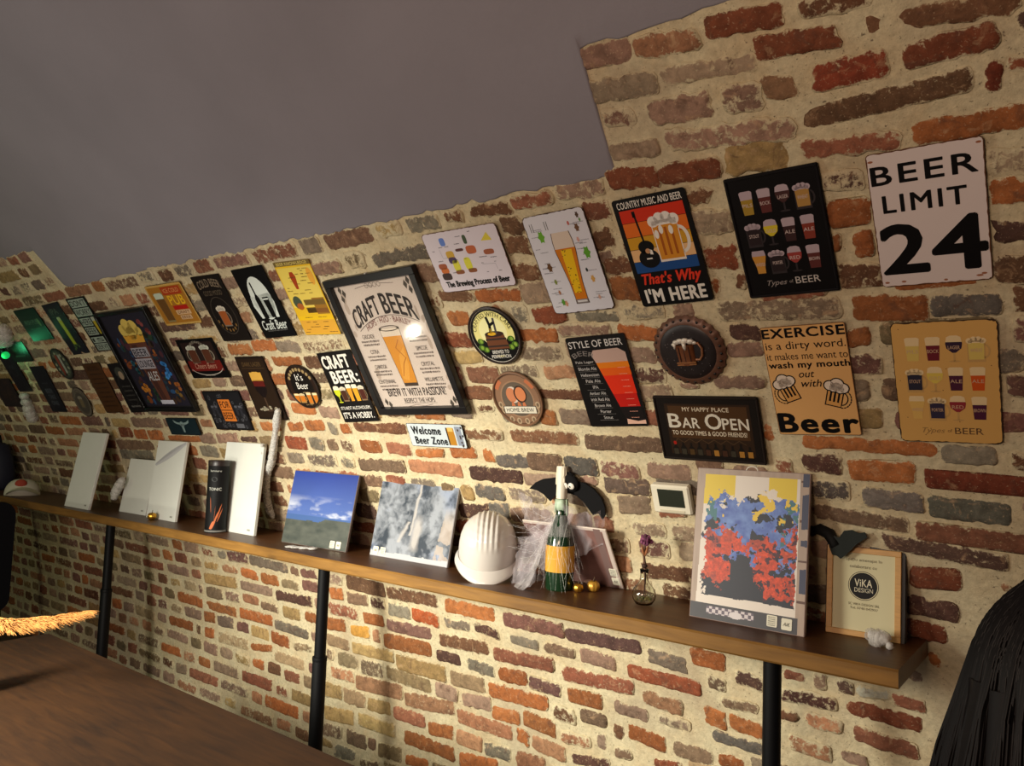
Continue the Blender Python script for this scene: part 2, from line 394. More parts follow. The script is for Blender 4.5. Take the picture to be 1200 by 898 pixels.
# ------------------------------------------------------------------ brick vault, plaster, floor
PAL = dict(r=(150,72,40), R=(150,58,32), o=(188,102,44), o2=(186,122,80), o4=(205,88,34), b=(128,80,50), b2=(132,98,72), b3=(140,116,76),
    d=(98,64,52), d2=(116,76,68), g=(142,126,104), g2=(130,110,92), k=(108,98,88), k2=(126,120,102), y=(186,146,82), y2=(212,142,44), y3=(170,138,96),
    p=(166,127,102), p2=(150,126,116), t=(166,136,106), r2=(162,92,62), r3=(142,90,76), w=(190,182,158))
MORT = (204, 190, 156)
BR = """-2.795,-2.651,0.085,0.101,0.053,g;-2.625,-2.486,0.081,0.103,0.033,b2;-2.882,-2.809,0.102,0.104,0.035,y;-2.875,-2.741,0.162,0.179,0.055,b2;-2.713,-2.577,0.175,0.172,0.059,b2;-2.504,-2.361,0.169,0.182,0.057,b3;-2.57,-2.516,0.179,0.183,0.047,b2;-2.339,-2.205,0.172,0.189,0.039,o;-2.866,-2.662,0.241,0.262,0.061,y;-2.637,-2.4,0.269,0.274,0.059,y;-2.346,-2.057,0.267,0.267,0.055,o;-2.035,-1.84,0.258,0.28,0.057,o;-2.859,-2.739,0.352,0.36,0.063,y;-2.729,-2.586,0.355,0.357,0.062,y3;-2.575,-2.429,0.347,0.36,0.054,y;-2.406,-2.218,0.355,0.359,0.052,r2;-2.203,-2.063,0.341,0.352,0.055,o;-2.051,-1.914,0.349,0.345,0.058,o2;-1.905,-1.772,0.341,0.345,0.049,g;-1.748,-1.615,0.345,0.352,0.055,o2;-3.871,-3.771,0.431,0.437,0.054,o;-3.738,-3.459,0.431,0.437,0.058,y3;-3.439,-3.254,0.434,0.46,0.036,o;-2.818,-2.651,0.441,0.451,0.056,o2;-2.643,-2.346,0.433,0.452,0.064,o2;-2.335,-2.051,0.43,0.457,0.061,o2;-2.043,-1.761,0.433,0.433,0.058,o2;-1.743,-1.685,0.444,0.427,0.053,o;-1.673,-1.523,0.431,0.416,0.054,o2;-1.501,-1.34,0.416,0.439,0.04,d;-1.861,-1.724,0.494,0.501,0.053,o;-1.542,-1.413,0.485,0.49,0.04,o2;-1.326,-1.253,0.488,0.493,0.035,b2;-1.178,-1.071,0.49,0.506,0.033,r;-3.861,-3.75,0.521,0.528,0.055,o;-3.74,-3.591,0.517,0.525,0.054,g;-3.56,-3.449,0.519,0.521,0.052,r3;-3.43,-3.276,0.519,0.518,0.056,y;-3.256,-3.112,0.523,0.516,0.055,o;-3.076,-2.938,0.512,0.528,0.043,y3;-2.836,-2.782,0.524,0.521,0.051,b2;-2.757,-2.621,0.52,0.522,0.064,y3;-2.604,-2.458,0.513,0.519,0.065,b2;-2.439,-2.172,0.523,0.516,0.059,b3;-2.151,-2.029,0.521,0.515,0.06,p;-2.003,-1.857,0.509,0.523,0.049,p;-1.708,-1.563,0.511,0.499,0.056,o;-1.571,-1.475,0.567,0.565,0.051,b;-1.321,-1.283,0.563,0.568,0.05,b;-1.268,-1.126,0.578,0.565,0.052,o;-1.104,-0.967,0.566,0.566,0.05,b2;-0.952,-0.866,0.571,0.578,0.037,o;-3.839,-3.546,0.588,0.588,0.048,o;-3.519,-3.237,0.598,0.601,0.051,o;-3.22,-2.956,0.592,0.585,0.044,g;-2.828,-2.671,0.593,0.59,0.051,y3;-2.652,-2.387,0.587,0.597,0.049,y;-2.372,-2.087,0.581,0.589,0.062,y;-2.064,-1.887,0.582,0.588,0.056,y3;-1.868,-1.589,0.582,0.589,0.056,o;-1.966,-1.832,0.662,0.658,0.049,g;-1.813,-1.678,0.656,0.66,0.051,o;-1.673,-1.528,0.655,0.652,0.049,d2;-1.504,-1.358,0.647,0.652,0.052,o;-1.314,-1.186,0.652,0.646,0.038,p;-1.152,-1.032,0.655,0.651,0.031,p;-0.962,-0.803,0.646,0.643,0.032,k;-3.816,-3.667,0.661,0.666,0.055,b2;-3.64,-3.506,0.67,0.673,0.053,p;-3.483,-3.336,0.683,0.683,0.046,o2;-3.319,-3.179,0.674,0.669,0.039,b2;-3.144,-3.011,0.669,0.669,0.055,y;-2.971,-2.875,0.676,0.677,0.048,o;-2.817,-2.683,0.669,0.68,0.055,o;-2.656,-2.529,0.665,0.676,0.05,y2;-2.441,-2.155,0.661,0.676,0.06,o;-2.134,-2.002,0.662,0.666,0.045,d;-0.726,-0.608,0.694,0.685,0.045,o2;-0.583,-0.514,0.692,0.69,0.03,p;-2.108,-1.845,0.733,0.745,0.054,b;-1.831,-1.55,0.731,0.742,0.05,r2;-1.521,-1.231,0.722,0.733,0.052,r2;-1.202,-1.059,0.714,0.704,0.05,o2;-0.988,-0.915,0.707,0.702,0.055,o;-0.906,-0.8,0.71,0.696,0.049,o;-3.821,-3.515,0.736,0.75,0.055,y;-3.49,-3.21,0.748,0.75,0.046,p;-3.184,-2.91,0.743,0.753,0.049,d;-2.789,-2.591,0.748,0.749,0.058,r2;-2.559,-2.429,0.742,0.746,0.05,o;-2.412,-2.146,0.737,0.744,0.051,r3;-0.926,-0.809,0.768,0.769,0.031,b2;-0.758,-0.699,0.767,0.773,0.027,b;-0.677,-0.575,0.774,0.774,0.043,o2;-0.546,-0.388,0.768,0.755,0.041,r2;-3.8,-3.668,0.815,0.821,0.042,y;-3.636,-3.493,0.819,0.82,0.041,o2;-3.471,-3.321,0.823,0.815,0.047,o;-3.298,-3.15,0.813,0.817,0.051,o;-3.123,-2.991,0.815,0.818,0.044,y3;-2.391,-2.257,0.81,0.812,0.052,g;-2.248,-2.097,0.816,0.807,0.053,o4;-2.066,-1.931,0.813,0.814,0.039,g;-1.908,-1.791,0.825,0.813,0.041,d;-1.741,-1.611,0.806,0.804,0.037,g;-1.592,-1.453,0.803,0.806,0.04,b2;-1.435,-1.294,0.809,0.804,0.048,p;-1.251,-0.992,0.792,0.786,0.047,r;-2.967,-2.845,0.828,0.83,0.049,r3;-2.77,-2.676,0.819,0.827,0.052,o;-2.649,-2.513,0.818,0.824,0.051,b2;-2.495,-2.406,0.824,0.826,0.05,d;-1.166,-1.037,0.863,0.855,0.045,g2;-0.88,-0.79,0.857,0.849,0.042,d;-0.744,-0.584,0.834,0.841,0.041,d;-0.563,-0.374,0.842,0.834,0.039,r;-3.8,-3.695,0.892,0.892,0.043,r2;-3.659,-3.573,0.891,0.895,0.042,g;-3.569,-3.375,0.893,0.903,0.06,d2;-3.363,-3.058,0.898,0.893,0.045,g;-3.038,-2.974,0.89,0.888,0.038,b2;-2.961,-2.843,0.89,0.896,0.043,r3;-2.638,-2.394,0.893,0.892,0.063,b;-2.386,-2.09,0.887,0.892,0.054,b;-2.054,-1.802,0.886,0.884,0.054,o;-1.763,-1.491,0.88,0.882,0.05,r3;-1.489,-1.19,0.872,0.881,0.047,d2;-0.584,-0.54,0.902,0.895,0.035,d;-0.536,-0.445,0.895,0.9,0.032,w;-0.442,-0.364,0.896,0.89,0.034,r2;-0.731,-0.669,0.901,0.9,0.027,r2;-0.403,-0.364,0.977,0.971,0.03,p;-0.352,-0.323,1.037,1.023,0.035,o;-0.401,-0.306,1.113,1.105,0.048,r;-2.523,-2.382,1.168,1.172,0.047,r;-0.397,-0.279,1.178,1.168,0.048,d;-2.482,-2.353,1.245,1.24,0.059,d;-1.926,-1.847,1.232,1.23,0.053,r;-0.383,-0.268,1.255,1.263,0.057,r;-1.892,-1.738,1.295,1.303,0.056,d;-0.191,-0.162,1.26,1.26,0.025,o2;-2.424,-2.314,1.317,1.314,0.052,b3;-1.741,-1.647,1.309,1.312,0.058,k;-1.648,-1.465,1.305,1.31,0.056,p;-1.453,-1.31,1.299,1.308,0.054,p;-1.303,-1.228,1.308,1.304,0.052,r2;-1.16,-1.049,1.306,1.307,0.044,t;-0.44,-0.167,1.352,1.323,0.043,d;-1.861,-1.798,1.373,1.367,0.052,y;-4.411,-4.033,1.41,1.418,0.056,g;-3.668,-3.543,1.393,1.392,0.06,r2;-2.374,-2.266,1.386,1.384,0.045,b2;-1.788,-1.653,1.386,1.377,0.051,k;-1.636,-1.476,1.385,1.385,0.049,g2;-1.391,-1.276,1.398,1.384,0.053,g2;-1.201,-1.087,1.384,1.389,0.059,t;-0.608,-0.373,1.419,1.396,0.043,b2;-0.362,-0.101,1.387,1.377,0.049,r2;-2.38,-2.12,1.456,1.459,0.05,b2;-1.796,-1.56,1.453,1.449,0.05,d;-1.554,-1.393,1.443,1.448,0.042,p;-1.331,-1.254,1.458,1.458,0.034,p;-1.238,-1.076,1.447,1.447,0.05,g2;-0.328,-0.155,1.456,1.448,0.054,k2;-4.406,-3.993,1.467,1.478,0.056,b2;-3.556,-3.394,1.465,1.464,0.059,g;-2.492,-2.406,1.462,1.461,0.052,g;-2.1,-1.83,1.466,1.455,0.05,o2;-0.606,-0.504,1.485,1.482,0.054,k;-0.475,-0.336,1.469,1.46,0.052,p2;-3.821,-3.517,1.527,1.529,0.03,o;-3.515,-3.378,1.533,1.537,0.05,p;-2.828,-2.685,1.536,1.534,0.055,r;-2.657,-2.569,1.542,1.532,0.054,g;-2.457,-2.385,1.542,1.533,0.051,b2;-2.338,-2.218,1.541,1.534,0.05,o;-2.194,-2.063,1.535,1.529,0.048,r2;-2.043,-1.894,1.519,1.526,0.03,o;-1.862,-1.739,1.532,1.533,0.045,o;-1.713,-1.659,1.531,1.521,0.043,o;-1.655,-1.515,1.508,1.509,0.047,k;-1.521,-1.377,1.515,1.51,0.054,b2;-1.374,-1.25,1.511,1.505,0.061,k;-1.238,-1.101,1.506,1.497,0.053,r3;-1.076,-0.935,1.51,1.505,0.047,p;-0.808,-0.71,1.526,1.528,0.022,p;-0.331,-0.097,1.531,1.521,0.05,R;-4.33,-4.182,1.544,1.548,0.056,r;-4.162,-4.021,1.539,1.543,0.055,o;-4.007,-3.856,1.539,1.544,0.054,o;-3.365,-3.182,1.538,1.548,0.048,p;-3.17,-3.041,1.541,1.542,0.026,d;-0.615,-0.515,1.56,1.555,0.053,d;-0.503,-0.351,1.545,1.544,0.056,o;-4.371,-4.164,1.603,1.603,0.047,y;-4.133,-3.822,1.612,1.613,0.054,p;-3.462,-3.355,1.616,1.618,0.041,o2;-2.975,-2.829,1.611,1.611,0.042,o;-2.773,-2.669,1.612,1.615,0.041,o;-2.425,-2.364,1.614,1.616,0.045,o;-2.349,-2.054,1.622,1.618,0.043,b;-1.787,-1.596,1.608,1.607,0.043,b;-1.565,-1.296,1.608,1.604,0.046,b;-1.276,-1.01,1.593,1.592,0.049,b2;-0.608,-0.297,1.619,1.606,0.033,o;-0.294,-0.177,1.597,1.597,0.043,g;-0.153,-0.095,1.589,1.583,0.039,b;-2.656,-2.524,1.621,1.624,0.046,o;-0.704,-0.678,1.643,1.639,0.046,o;-2.701,-2.544,1.701,1.695,0.046,o;-2.134,-2.015,1.682,1.678,0.03,b;-1.987,-1.838,1.679,1.675,0.029,o;-1.81,-1.701,1.681,1.68,0.028,g;-1.426,-1.361,1.68,1.675,0.052,o;-1.346,-1.234,1.681,1.677,0.05,p;-1.681,-1.6,1.707,1.707,0.029,b;-1.711,-1.586,1.766,1.765,0.048,b;-1.403,-1.24,1.759,1.753,0.032,b;-1.049,-0.949,1.82,1.813,0.049,d;-0.916,-0.859,1.787,1.782,0.022,p;-0.816,-0.675,1.79,1.788,0.035,p;-3.377,-3.224,1.823,1.828,0.044,y;-1.672,-1.535,1.835,1.826,0.057,r2;-1.527,-1.383,1.846,1.838,0.045,t;-1.359,-1.238,1.832,1.834,0.043,o2;-1.703,-1.587,1.899,1.894,0.044,y;-1.43,-1.276,1.898,1.897,0.048,t;-1.047,-0.965,1.882,1.875,0.048,p;-0.764,-0.663,1.883,1.882,0.04,p;-2.695,-2.511,1.918,1.912,0.038,o;-0.746,-0.663,1.935,1.926,0.04,d;-0.464,-0.414,1.899,1.904,0.044,o;-2.63,-2.483,1.981,1.974,0.049,g;-1.718,-1.61,1.968,1.957,0.051,r;-1.407,-1.272,1.961,1.953,0.045,o;-1.267,-1.086,1.971,1.96,0.036,p;-1.069,-0.936,1.955,1.938,0.047,o;-0.445,-0.29,1.977,1.962,0.054,o;-0.289,-0.152,1.97,1.963,0.045,k;-2.966,-2.8,1.983,1.982,0.046,o;-2.791,-2.631,1.995,1.987,0.05,o;-1.195,-1.047,2.008,2.001,0.031,g;-1.035,-0.908,2.014,2.004,0.037,g;-0.892,-0.828,2.002,2.001,0.036,p;-0.769,-0.466,1.993,1.98,0.051,t;-1.673,-1.579,2.038,2.031,0.047,o;-1.413,-1.356,2.033,2.029,0.056,g;-1.337,-1.22,2.023,2.019,0.05,r;-0.464,-0.373,2.055,2.053,0.052,b;-0.164,-0.055,2.039,2.034,0.052,b;-1.529,-1.357,2.105,2.094,0.042,o;-1.357,-1.255,2.095,2.095,0.067,t;-1.053,-0.965,2.088,2.075,0.062,o;-0.769,-0.742,2.064,2.065,0.042,o;-0.708,-0.675,2.07,2.07,0.038,b;-1.734,-1.67,2.11,2.099,0.049,b;-1.674,-1.529,2.119,2.105,0.038,b;-0.769,-0.681,2.141,2.135,0.052,r;-0.467,-0.448,2.139,2.14,0.038,o;-0.421,-0.378,2.128,2.131,0.054,o;-0.16,-0.066,2.123,2.113,0.038,d;-1.359,-1.261,2.169,2.158,0.048,b;-1.07,-1.013,2.174,2.176,0.036,p;-1.054,-0.966,2.156,2.145,0.044,b;-0.466,-0.377,2.208,2.202,0.053,o;-0.162,-0.063,2.203,2.194,0.044,o;-1.351,-1.262,2.249,2.242,0.05,b;-1.069,-0.997,2.228,2.227,0.047,b;-0.784,-0.677,2.234,2.229,0.049,t;-0.165,-0.061,2.267,2.253,0.046,t;-0.773,-0.714,2.291,2.295,0.035,b;-0.468,-0.381,2.283,2.275,0.039,d;-1.335,-1.263,2.309,2.303,0.053,b;-1.065,-0.985,2.306,2.301,0.045,r2;-1.522,-1.453,2.37,2.364,0.034,b;-1.424,-1.283,2.368,2.358,0.033,b;-1.277,-1.138,2.369,2.362,0.033,r2;-1.124,-0.977,2.372,2.361,0.041,p;-0.968,-0.83,2.379,2.368,0.046,r;-0.827,-0.668,2.367,2.357,0.043,r;-0.662,-0.526,2.37,2.359,0.061,y;-0.497,-0.297,2.363,2.343,0.035,r2;-0.281,-0.079,2.348,2.343,0.039,o;-0.934,-0.806,2.443,2.434,0.038,t;-0.786,-0.495,2.441,2.413,0.043,p;-0.48,-0.172,2.425,2.431,0.04,b;-0.153,-0.126,2.43,2.428,0.049,R;-0.117,-0.068,2.444,2.436,0.023,r;-0.281,-0.125,2.501,2.499,0.042,r;-0.929,-0.843,2.532,2.516,0.039,p;-0.807,-0.658,2.514,2.504,0.052,p;-0.634,-0.55,2.504,2.497,0.054,p;-0.546,-0.477,2.508,2.496,0.041,o2;-0.448,-0.305,2.501,2.5,0.047,R;-0.099,-0.041,2.511,2.504,0.035,d;-0.755,-0.543,2.587,2.564,0.035,t;-0.338,-0.094,2.576,2.545,0.033,b;-0.935,-0.766,2.596,2.577,0.044,t;-0.547,-0.383,2.589,2.573,0.04,r;-0.799,-0.649,2.662,2.642,0.04,o2;-0.632,-0.477,2.657,2.642,0.039,r;-0.449,-0.32,2.639,2.624,0.031,b;-0.928,-0.803,2.672,2.661,0.044,p"""

def brick_material(name, is_brick):
    m = bpy.data.materials.new(name); m.use_nodes = True
    nt = m.node_tree; N = nt.nodes; L = nt.links; b = N['Principled BSDF']
    b.inputs['Roughness'].default_value = .88; b.inputs['Specular IOR Level'].default_value = .25
    tc = N.new('ShaderNodeTexCoord')
    def noise(sc_, det=6, dist=0, rough=.6):
        n = N.new('ShaderNodeTexNoise'); n.inputs['Scale'].default_value = sc_; n.inputs['Detail'].default_value = det
        n.inputs['Roughness'].default_value = rough; n.inputs['Distortion'].default_value = dist
        L.new(tc.outputs['Object'], n.inputs['Vector']); return n.outputs['Fac']
    def rng(f, a, b_, c, d):
        r = N.new('ShaderNodeMapRange'); r.inputs[1].default_value = a; r.inputs[2].default_value = b_; r.inputs[3].default_value = c; r.inputs[4].default_value = d
        L.new(f, r.inputs[0]); return r.outputs[0]
    def scale(c, f):
        v = N.new('ShaderNodeVectorMath'); v.operation = 'SCALE'; L.new(c, v.inputs[0]); L.new(f, v.inputs['Scale']); return v.outputs[0]
    def mix(f, a, c):
        x = N.new('ShaderNodeMix'); x.data_type = 'RGBA'; L.new(f, x.inputs[0]); L.new(a, x.inputs[6]); L.new(c, x.inputs[7]); return x.outputs[2]
    def rgb(c):
        r = N.new('ShaderNodeRGB'); r.outputs[0].default_value = lin(c)+(1,); return r.outputs[0]
    def math_(op, a, c):
        x = N.new('ShaderNodeMath'); x.operation = op
        for i, q in enumerate((a, c)):
            if isinstance(q, (int, float)): x.inputs[i].default_value = q
            else: L.new(q, x.inputs[i])
        return x.outputs[0]
    mort = mix(rng(noise(9, 4), .4, .65, 0, 1), rgb(MORT), rgb((196, 176, 140)))
    mort = scale(mort, rng(noise(70, 6), .3, .7, .80, 1.12))
    mort = mix(rng(noise(130, 4), .62, .70, 0, .8), mort, rgb((84, 70, 56)))
    mort = mix(rng(noise(3.2, 5), .52, .66, 0, .45), mort, rgb((158, 140, 118)))
    if is_brick:
        a = N.new('ShaderNodeAttribute'); a.attribute_name = 'Col'
        e = N.new('ShaderNodeAttribute'); e.attribute_name = 'edge'
        c = scale(a.outputs['Color'], rng(noise(38, 7, .6), .3, .7, .66, 1.30))
        c = mix(rng(noise(170, 5), .60, .70, 0, .45), c, rgb((206, 178, 144)))
        c = mix(rng(noise(22, 5, 1.), .56, .68, 0, .55), c, rgb((88, 62, 50)))
        c = mix(rng(noise(30, 6, .8), .58, .72, 0, .5), c, rgb((196, 160, 122)))
        k = math_('ADD', math_('MULTIPLY', e.outputs['Fac'], .27), noise(55, 8, .4, .7))
        c = mix(rng(k, .74, .84, 0, 1), c, mort)
    else: c = mort
    L.new(c, b.inputs['Base Color'])
    bp = N.new('ShaderNodeBump'); bp.inputs['Strength'].default_value = .8; bp.inputs['Distance'].default_value = .004
    L.new(math_('ADD', noise(60, 8), math_('MULTIPLY', noise(260, 4), .35)), bp.inputs['Height']); L.new(bp.outputs[0], b.inputs['Normal'])
    return m

M_BRICK = brick_material('old brick', True); M_MORT = brick_material('lime mortar', False)

def build_wall():
    rn = random.Random(4)
    bricks = []
    for r in BR.split(';'):
        q = r.split(','); u0, u1, s0, s1, h = map(float, q[:5]); bricks.append((u0, u1, s0, s1, h, q[5]))
    traced = list(bricks)
    cs = [.015, .10, .18, .265, .35, .43, .515, .59, .667, .745, .82, .893, .967, 1.03, 1.10, 1.17, 1.24, 1.31, 1.385, 1.46, 1.535, 1.61, 1.685, 1.765, 1.835, 1.905, 1.975, 2.045, 2.12, 2.2, 2.275, 2.36, 2.435, 2.51, 2.585, 2.66, 2.74]
    wts = ['b', 'b', 'b2', 'b2', 'o', 'o2', 'o2', 'r2', 'r2', 'g', 'p', 'p', 't', 'r3', 'b3', 'y', 'g2', 'd']
    wl = ['o', 'o2', 'o2', 'o', 'r2', 'r2', 'b', 'b2', 'y3', 'y', 'p', 'p', 't', 'o2', 'b3', 'r3']
    for ci, c in enumerate(cs):
        occ = sorted((b[0]-.012, b[1]+.012) for b in traced if abs((b[2]+b[3])/2-c) < .046)
        occ += [(2.2, 3)]
        if .72 < c < 1.36: occ.append((-.37, .12)); occ.sort()
        x = -8.2+rn.random()*.2
        for a, b_ in occ+[(9, 9)]:
            while x < a-.02 and x < 2.2:
                L_ = rn.choice((.13, .14, .27, .28, .25)) if ci % 2 else rn.choice((.13, .135, .14, .28, .12))
                L_ *= rn.uniform(.85, 1.08)
                end = x+L_
                if end > a-.03 or a-.03-end < .05: end = a-.008
                if end-x > .05:
                    h = rn.uniform(.046, .056)
                    hi = c > 2.0
                    j = rn.gauss(0, .003)
                    bricks.append((x+.008, end-.006, c+j+rn.gauss(0, .002), c+j+rn.gauss(0, .002), h, rn.choice(wts if c > 1.0 else wl)))
                x = end+.012+abs(rn.gauss(0, .004))
            x = max(x, b_)
    V = []; F = []; Cc = []; Mi = []; E = []
    def put(vs, fs, col, mi, ed):
        k = len(V); V.extend(vs); F.extend(tuple(i+k for i in f) for f in fs); Cc.extend([col]*len(fs)); Mi.extend([mi]*len(fs)); E.extend(ed)
    # mortar bed
    U = np.arange(-8.4, 2.45, .025); S_ = np.arange(-.02, 2.86, .022)
    UU, SS = np.meshgrid(U, S_)
    Hh = (fbm(UU*14, SS*14, 3, 4)-.5)*.008+(fbm(UU*2, SS*2, 9, 3)-.5)*.012
    base = lambda u, s: float((fbm(np.array(u*2.), np.array(s*2.), 9, 3)-.5)*.012)
    vs = [wp(float(UU[i, j]), float(SS[i, j]), float(Hh[i, j])) for i in range(len(S_)) for j in range(len(U))]
    nu = len(U)
    put(vs, [(i*nu+j, i*nu+j+1, (i+1)*nu+j+1, (i+1)*nu+j) for i in range(len(S_)-1) for j in range(nu-1)], (1, 1, 1), 1, [0]*len(vs))
    for n_, (u0, u1, s0, s1, h, code) in enumerate(bricks):
        lim = 2.60 if u1 < -4.05 else (2.385 if u0 < -.945 else 2.70)
        if (s0+s1)/2+h/2 > lim+.03: continue
        h *= 1.20 if (s0+s1)/2 > 1.95 and u1 > -1.2 else 1.10
        near = u1 > -3.2
        L_ = u1-u0; st = .010 if near else .022
        nx = max(3, int(L_/st)); ny = max(2, int(h/(st*1.1)))
        P = [(-1+2*i/nx, -1) for i in range(nx)]+[(1, -1+2*i/ny) for i in range(ny)]+[(1-2*i/nx, 1) for i in range(nx)]+[(-1, 1-2*i/ny) for i in range(ny)]
        ph = rn.random()*100; am = rn.uniform(.0014, .0034)*(1.5 if s0 > 1.95 else 1)
        cr = rn.uniform(.008, .018)
        rings = []
        pts = []
        for (a, b_) in P:
            x, y = a*L_/2, b_*h/2
            # rounded corners
            dx, dy = max(abs(x)-(L_/2-cr), 0), max(abs(y)-(h/2-cr), 0)
            l = math.hypot(dx, dy)
            if l > cr: kx = dx*(cr/l); ky = dy*(cr/l); x = math.copysign(L_/2-cr+kx, x); y = math.copysign(h/2-cr+ky, y)
            nz = float(fbm(np.array(x*55+ph), np.array(y*55+ph*1.7), n_ % 50, 3))-.5
            nz2 = float(vnoise(np.array(x*190+ph), np.array(y*190+ph), n_ % 40))-.5
            d = nz*am*5+nz2*am*1.2
            l = math.hypot(x/L_*h, y) or 1
            x += d*x/L_*h/l; y += d*y/l
            pts.append((x, y))
        hb = rn.uniform(.0, .004)
        mid = (u0+u1)/2; sm = (s0+s1)/2; hb += base(mid, sm)
        n = len(pts); vs = []; ed = []
        tilt = rn.gauss(0, .012)
        for (inset, hh, e) in ((-.0015, -.012, 1), (0, .0, 1), (.004, .0028, .45), (.011, .0042, .05)):
            for x, y in pts:
                f = max(1-inset/(h/2), .05); g = max(1-inset/(L_/2), .05)
                X, Y = x*g, y*f
                t = .5+X/L_
                vs.append(wp(mid+X, s0+(s1-s0)*t+Y, hb+hh+tilt*Y+(.0015*math.sin(X*40+ph))*(inset > 0))); ed.append(e)
        fs = []
        for q in range(3):
            for i in range(n):
                i2 = (i+1) % n; fs.append((q*n+i, q*n+i2, (q+1)*n+i2, (q+1)*n+i))
        fs.append(tuple(3*n+i for i in range(n)))
        c = PAL[code]; k = rn.uniform(.76, .98); g_ = rn.gauss(0, 4); lu = .3*c[0]+.59*c[1]+.11*c[2]; c = tuple(lu+(q-lu)*.80 for q in c); c = lin((min(255, c[0]*k), min(255, max(5, c[1]*k+g_*.6)), min(255, max(5, c[2]*k+g_*.5))))
        hi = 1 if sm > 1.95 else 0; smear = rn.choice((0, .15, .3, .5, .75))+.25*hi if code not in ('r', 'R', 'o', 'o4') else rn.choice((0, 0, .15, .3))+.2*hi
        put(vs, fs, c, 0, [e+smear for e in ed])
    me = bpy.data.meshes.new('wall_back'); me.from_pydata(V, [], F)
    me.materials.append(M_BRICK); me.materials.append(M_MORT); me.polygons.foreach_set('material_index', Mi)
    me.polygons.foreach_set('use_smooth', [True]*len(F))
    at = me.color_attributes.new('Col', 'FLOAT_COLOR', 'CORNER'); buf = []
    for f, c in zip(F, Cc): buf += [c[0], c[1], c[2], 1.]*len(f)
    at.data.foreach_set('color', buf)
    ea = me.attributes.new('edge', 'FLOAT', 'POINT'); ea.data.foreach_set('value', E)
    me.update(); me.set_sharp_from_angle(angle=R(50))
    o = bpy.data.objects.new('wall_back', me); C.objects.link(o); o['kind'] = 'structure'
    return o
build_wall()

M_PLASTER = mat('grey plaster', (136, 131, 138), rough=.9, var=.10, vscale=2.2, bump=.5, bscale=26, spec=.2)
def build_plaster():
    V = []; F = []
    us_ = list(np.arange(-8.4, -4.10, .04))+[-4.075, -4.068, -4.040, -4.034]+list(np.arange(-4.0, -.97, .02))+[-.945, -.938]+[-.928, -.922]+list(np.arange(-.90, 2.45, .025))
    top = RAD*PI/2
    rows = [0, .0015, .004, .012, .03, .06, .11, .18, .26, .36, .48, .62, .78, 1.]
    for u in us_:
        if u < -4.07: s0 = 2.60
        elif u < -4.037: s0 = 2.60-(u+4.07)/.033*.19
        elif u < -.94: s0 = 2.392
        elif u < -.925: s0 = 2.41+(u+.938)/.012*.24
        else: s0 = 2.692
        s0 += (float(fbm(np.array(u*22.), np.array(3.3), 5, 3))-.5)*.035+(float(vnoise(np.array(u*90.), np.array(1.), 2))-.5)*.008
        if u > -.94: s0 += (u+.94)*.006
        V.append(wp(u, s0, -.012))
        for t in rows:
            s = s0+(top-s0)*t
            h = .0015+.0045*min(1, t/.012)+(float(fbm(np.array(u*2.), np.array(s*2.), 9, 3))-.5)*.012+(float(fbm(np.array(u*7.), np.array(s*7.), 31, 3))-.5)*.006
            V.append(wp(u, s, h))
    n = len(rows)+1
    for i in range(len(us_)-1):
        for j in range(n-1): F.append((i*n+j, (i+1)*n+j, (i+1)*n+j+1, i*n+j+1))
    # far half of the barrel vault, over the camera's back
    k = len(V)
    for i in range(25):
        th = PI/2+PI/2*i/24
        for u in (-8.4, 2.42): V.append((u, -RAD*(1-math.cos(th)), ZS+RAD*math.sin(th)))
    for i in range(24): F.append((k+2*i, k+2*i+1, k+2*i+3, k+2*i+2))
    me = bpy.data.meshes.new('ceiling'); me.from_pydata(V, [], F); me.materials.append(M_PLASTER)
    me.polygons.foreach_set('use_smooth', [True]*len(F)); me.update()
    o = bpy.data.objects.new('ceiling', me); C.objects.link(o); o['kind'] = 'structure'
build_plaster()

M_FLOOR = mat('dark floor tiles', (70, 58, 48), rough=.5, var=.3, vscale=5)
tag(MB().box((-3, -RAD, -.03), (11, 2*RAD+.2, .06)).build('floor', M_FLOOR), kind='structure')
for nm, x in (('wall_left', -8.43), ('wall_right', 2.45)):
    b = MB(); n = 32
    P = [(x, -RAD*(1-math.cos(PI*i/n)), ZS+RAD*math.sin(PI*i/n)) for i in range(n+1)]
    dx = -.1 if x < 0 else .1
    Q = [(x+dx, y, z) for _, y, z in P]
    b.add(P+Q, [tuple(range(n+1)), tuple(range(2*n+1, n, -1))]+[(i, i+1, n+2+i, n+1+i) for i in range(n)])
    tag(b.build(nm, M_PLASTER), kind='structure')

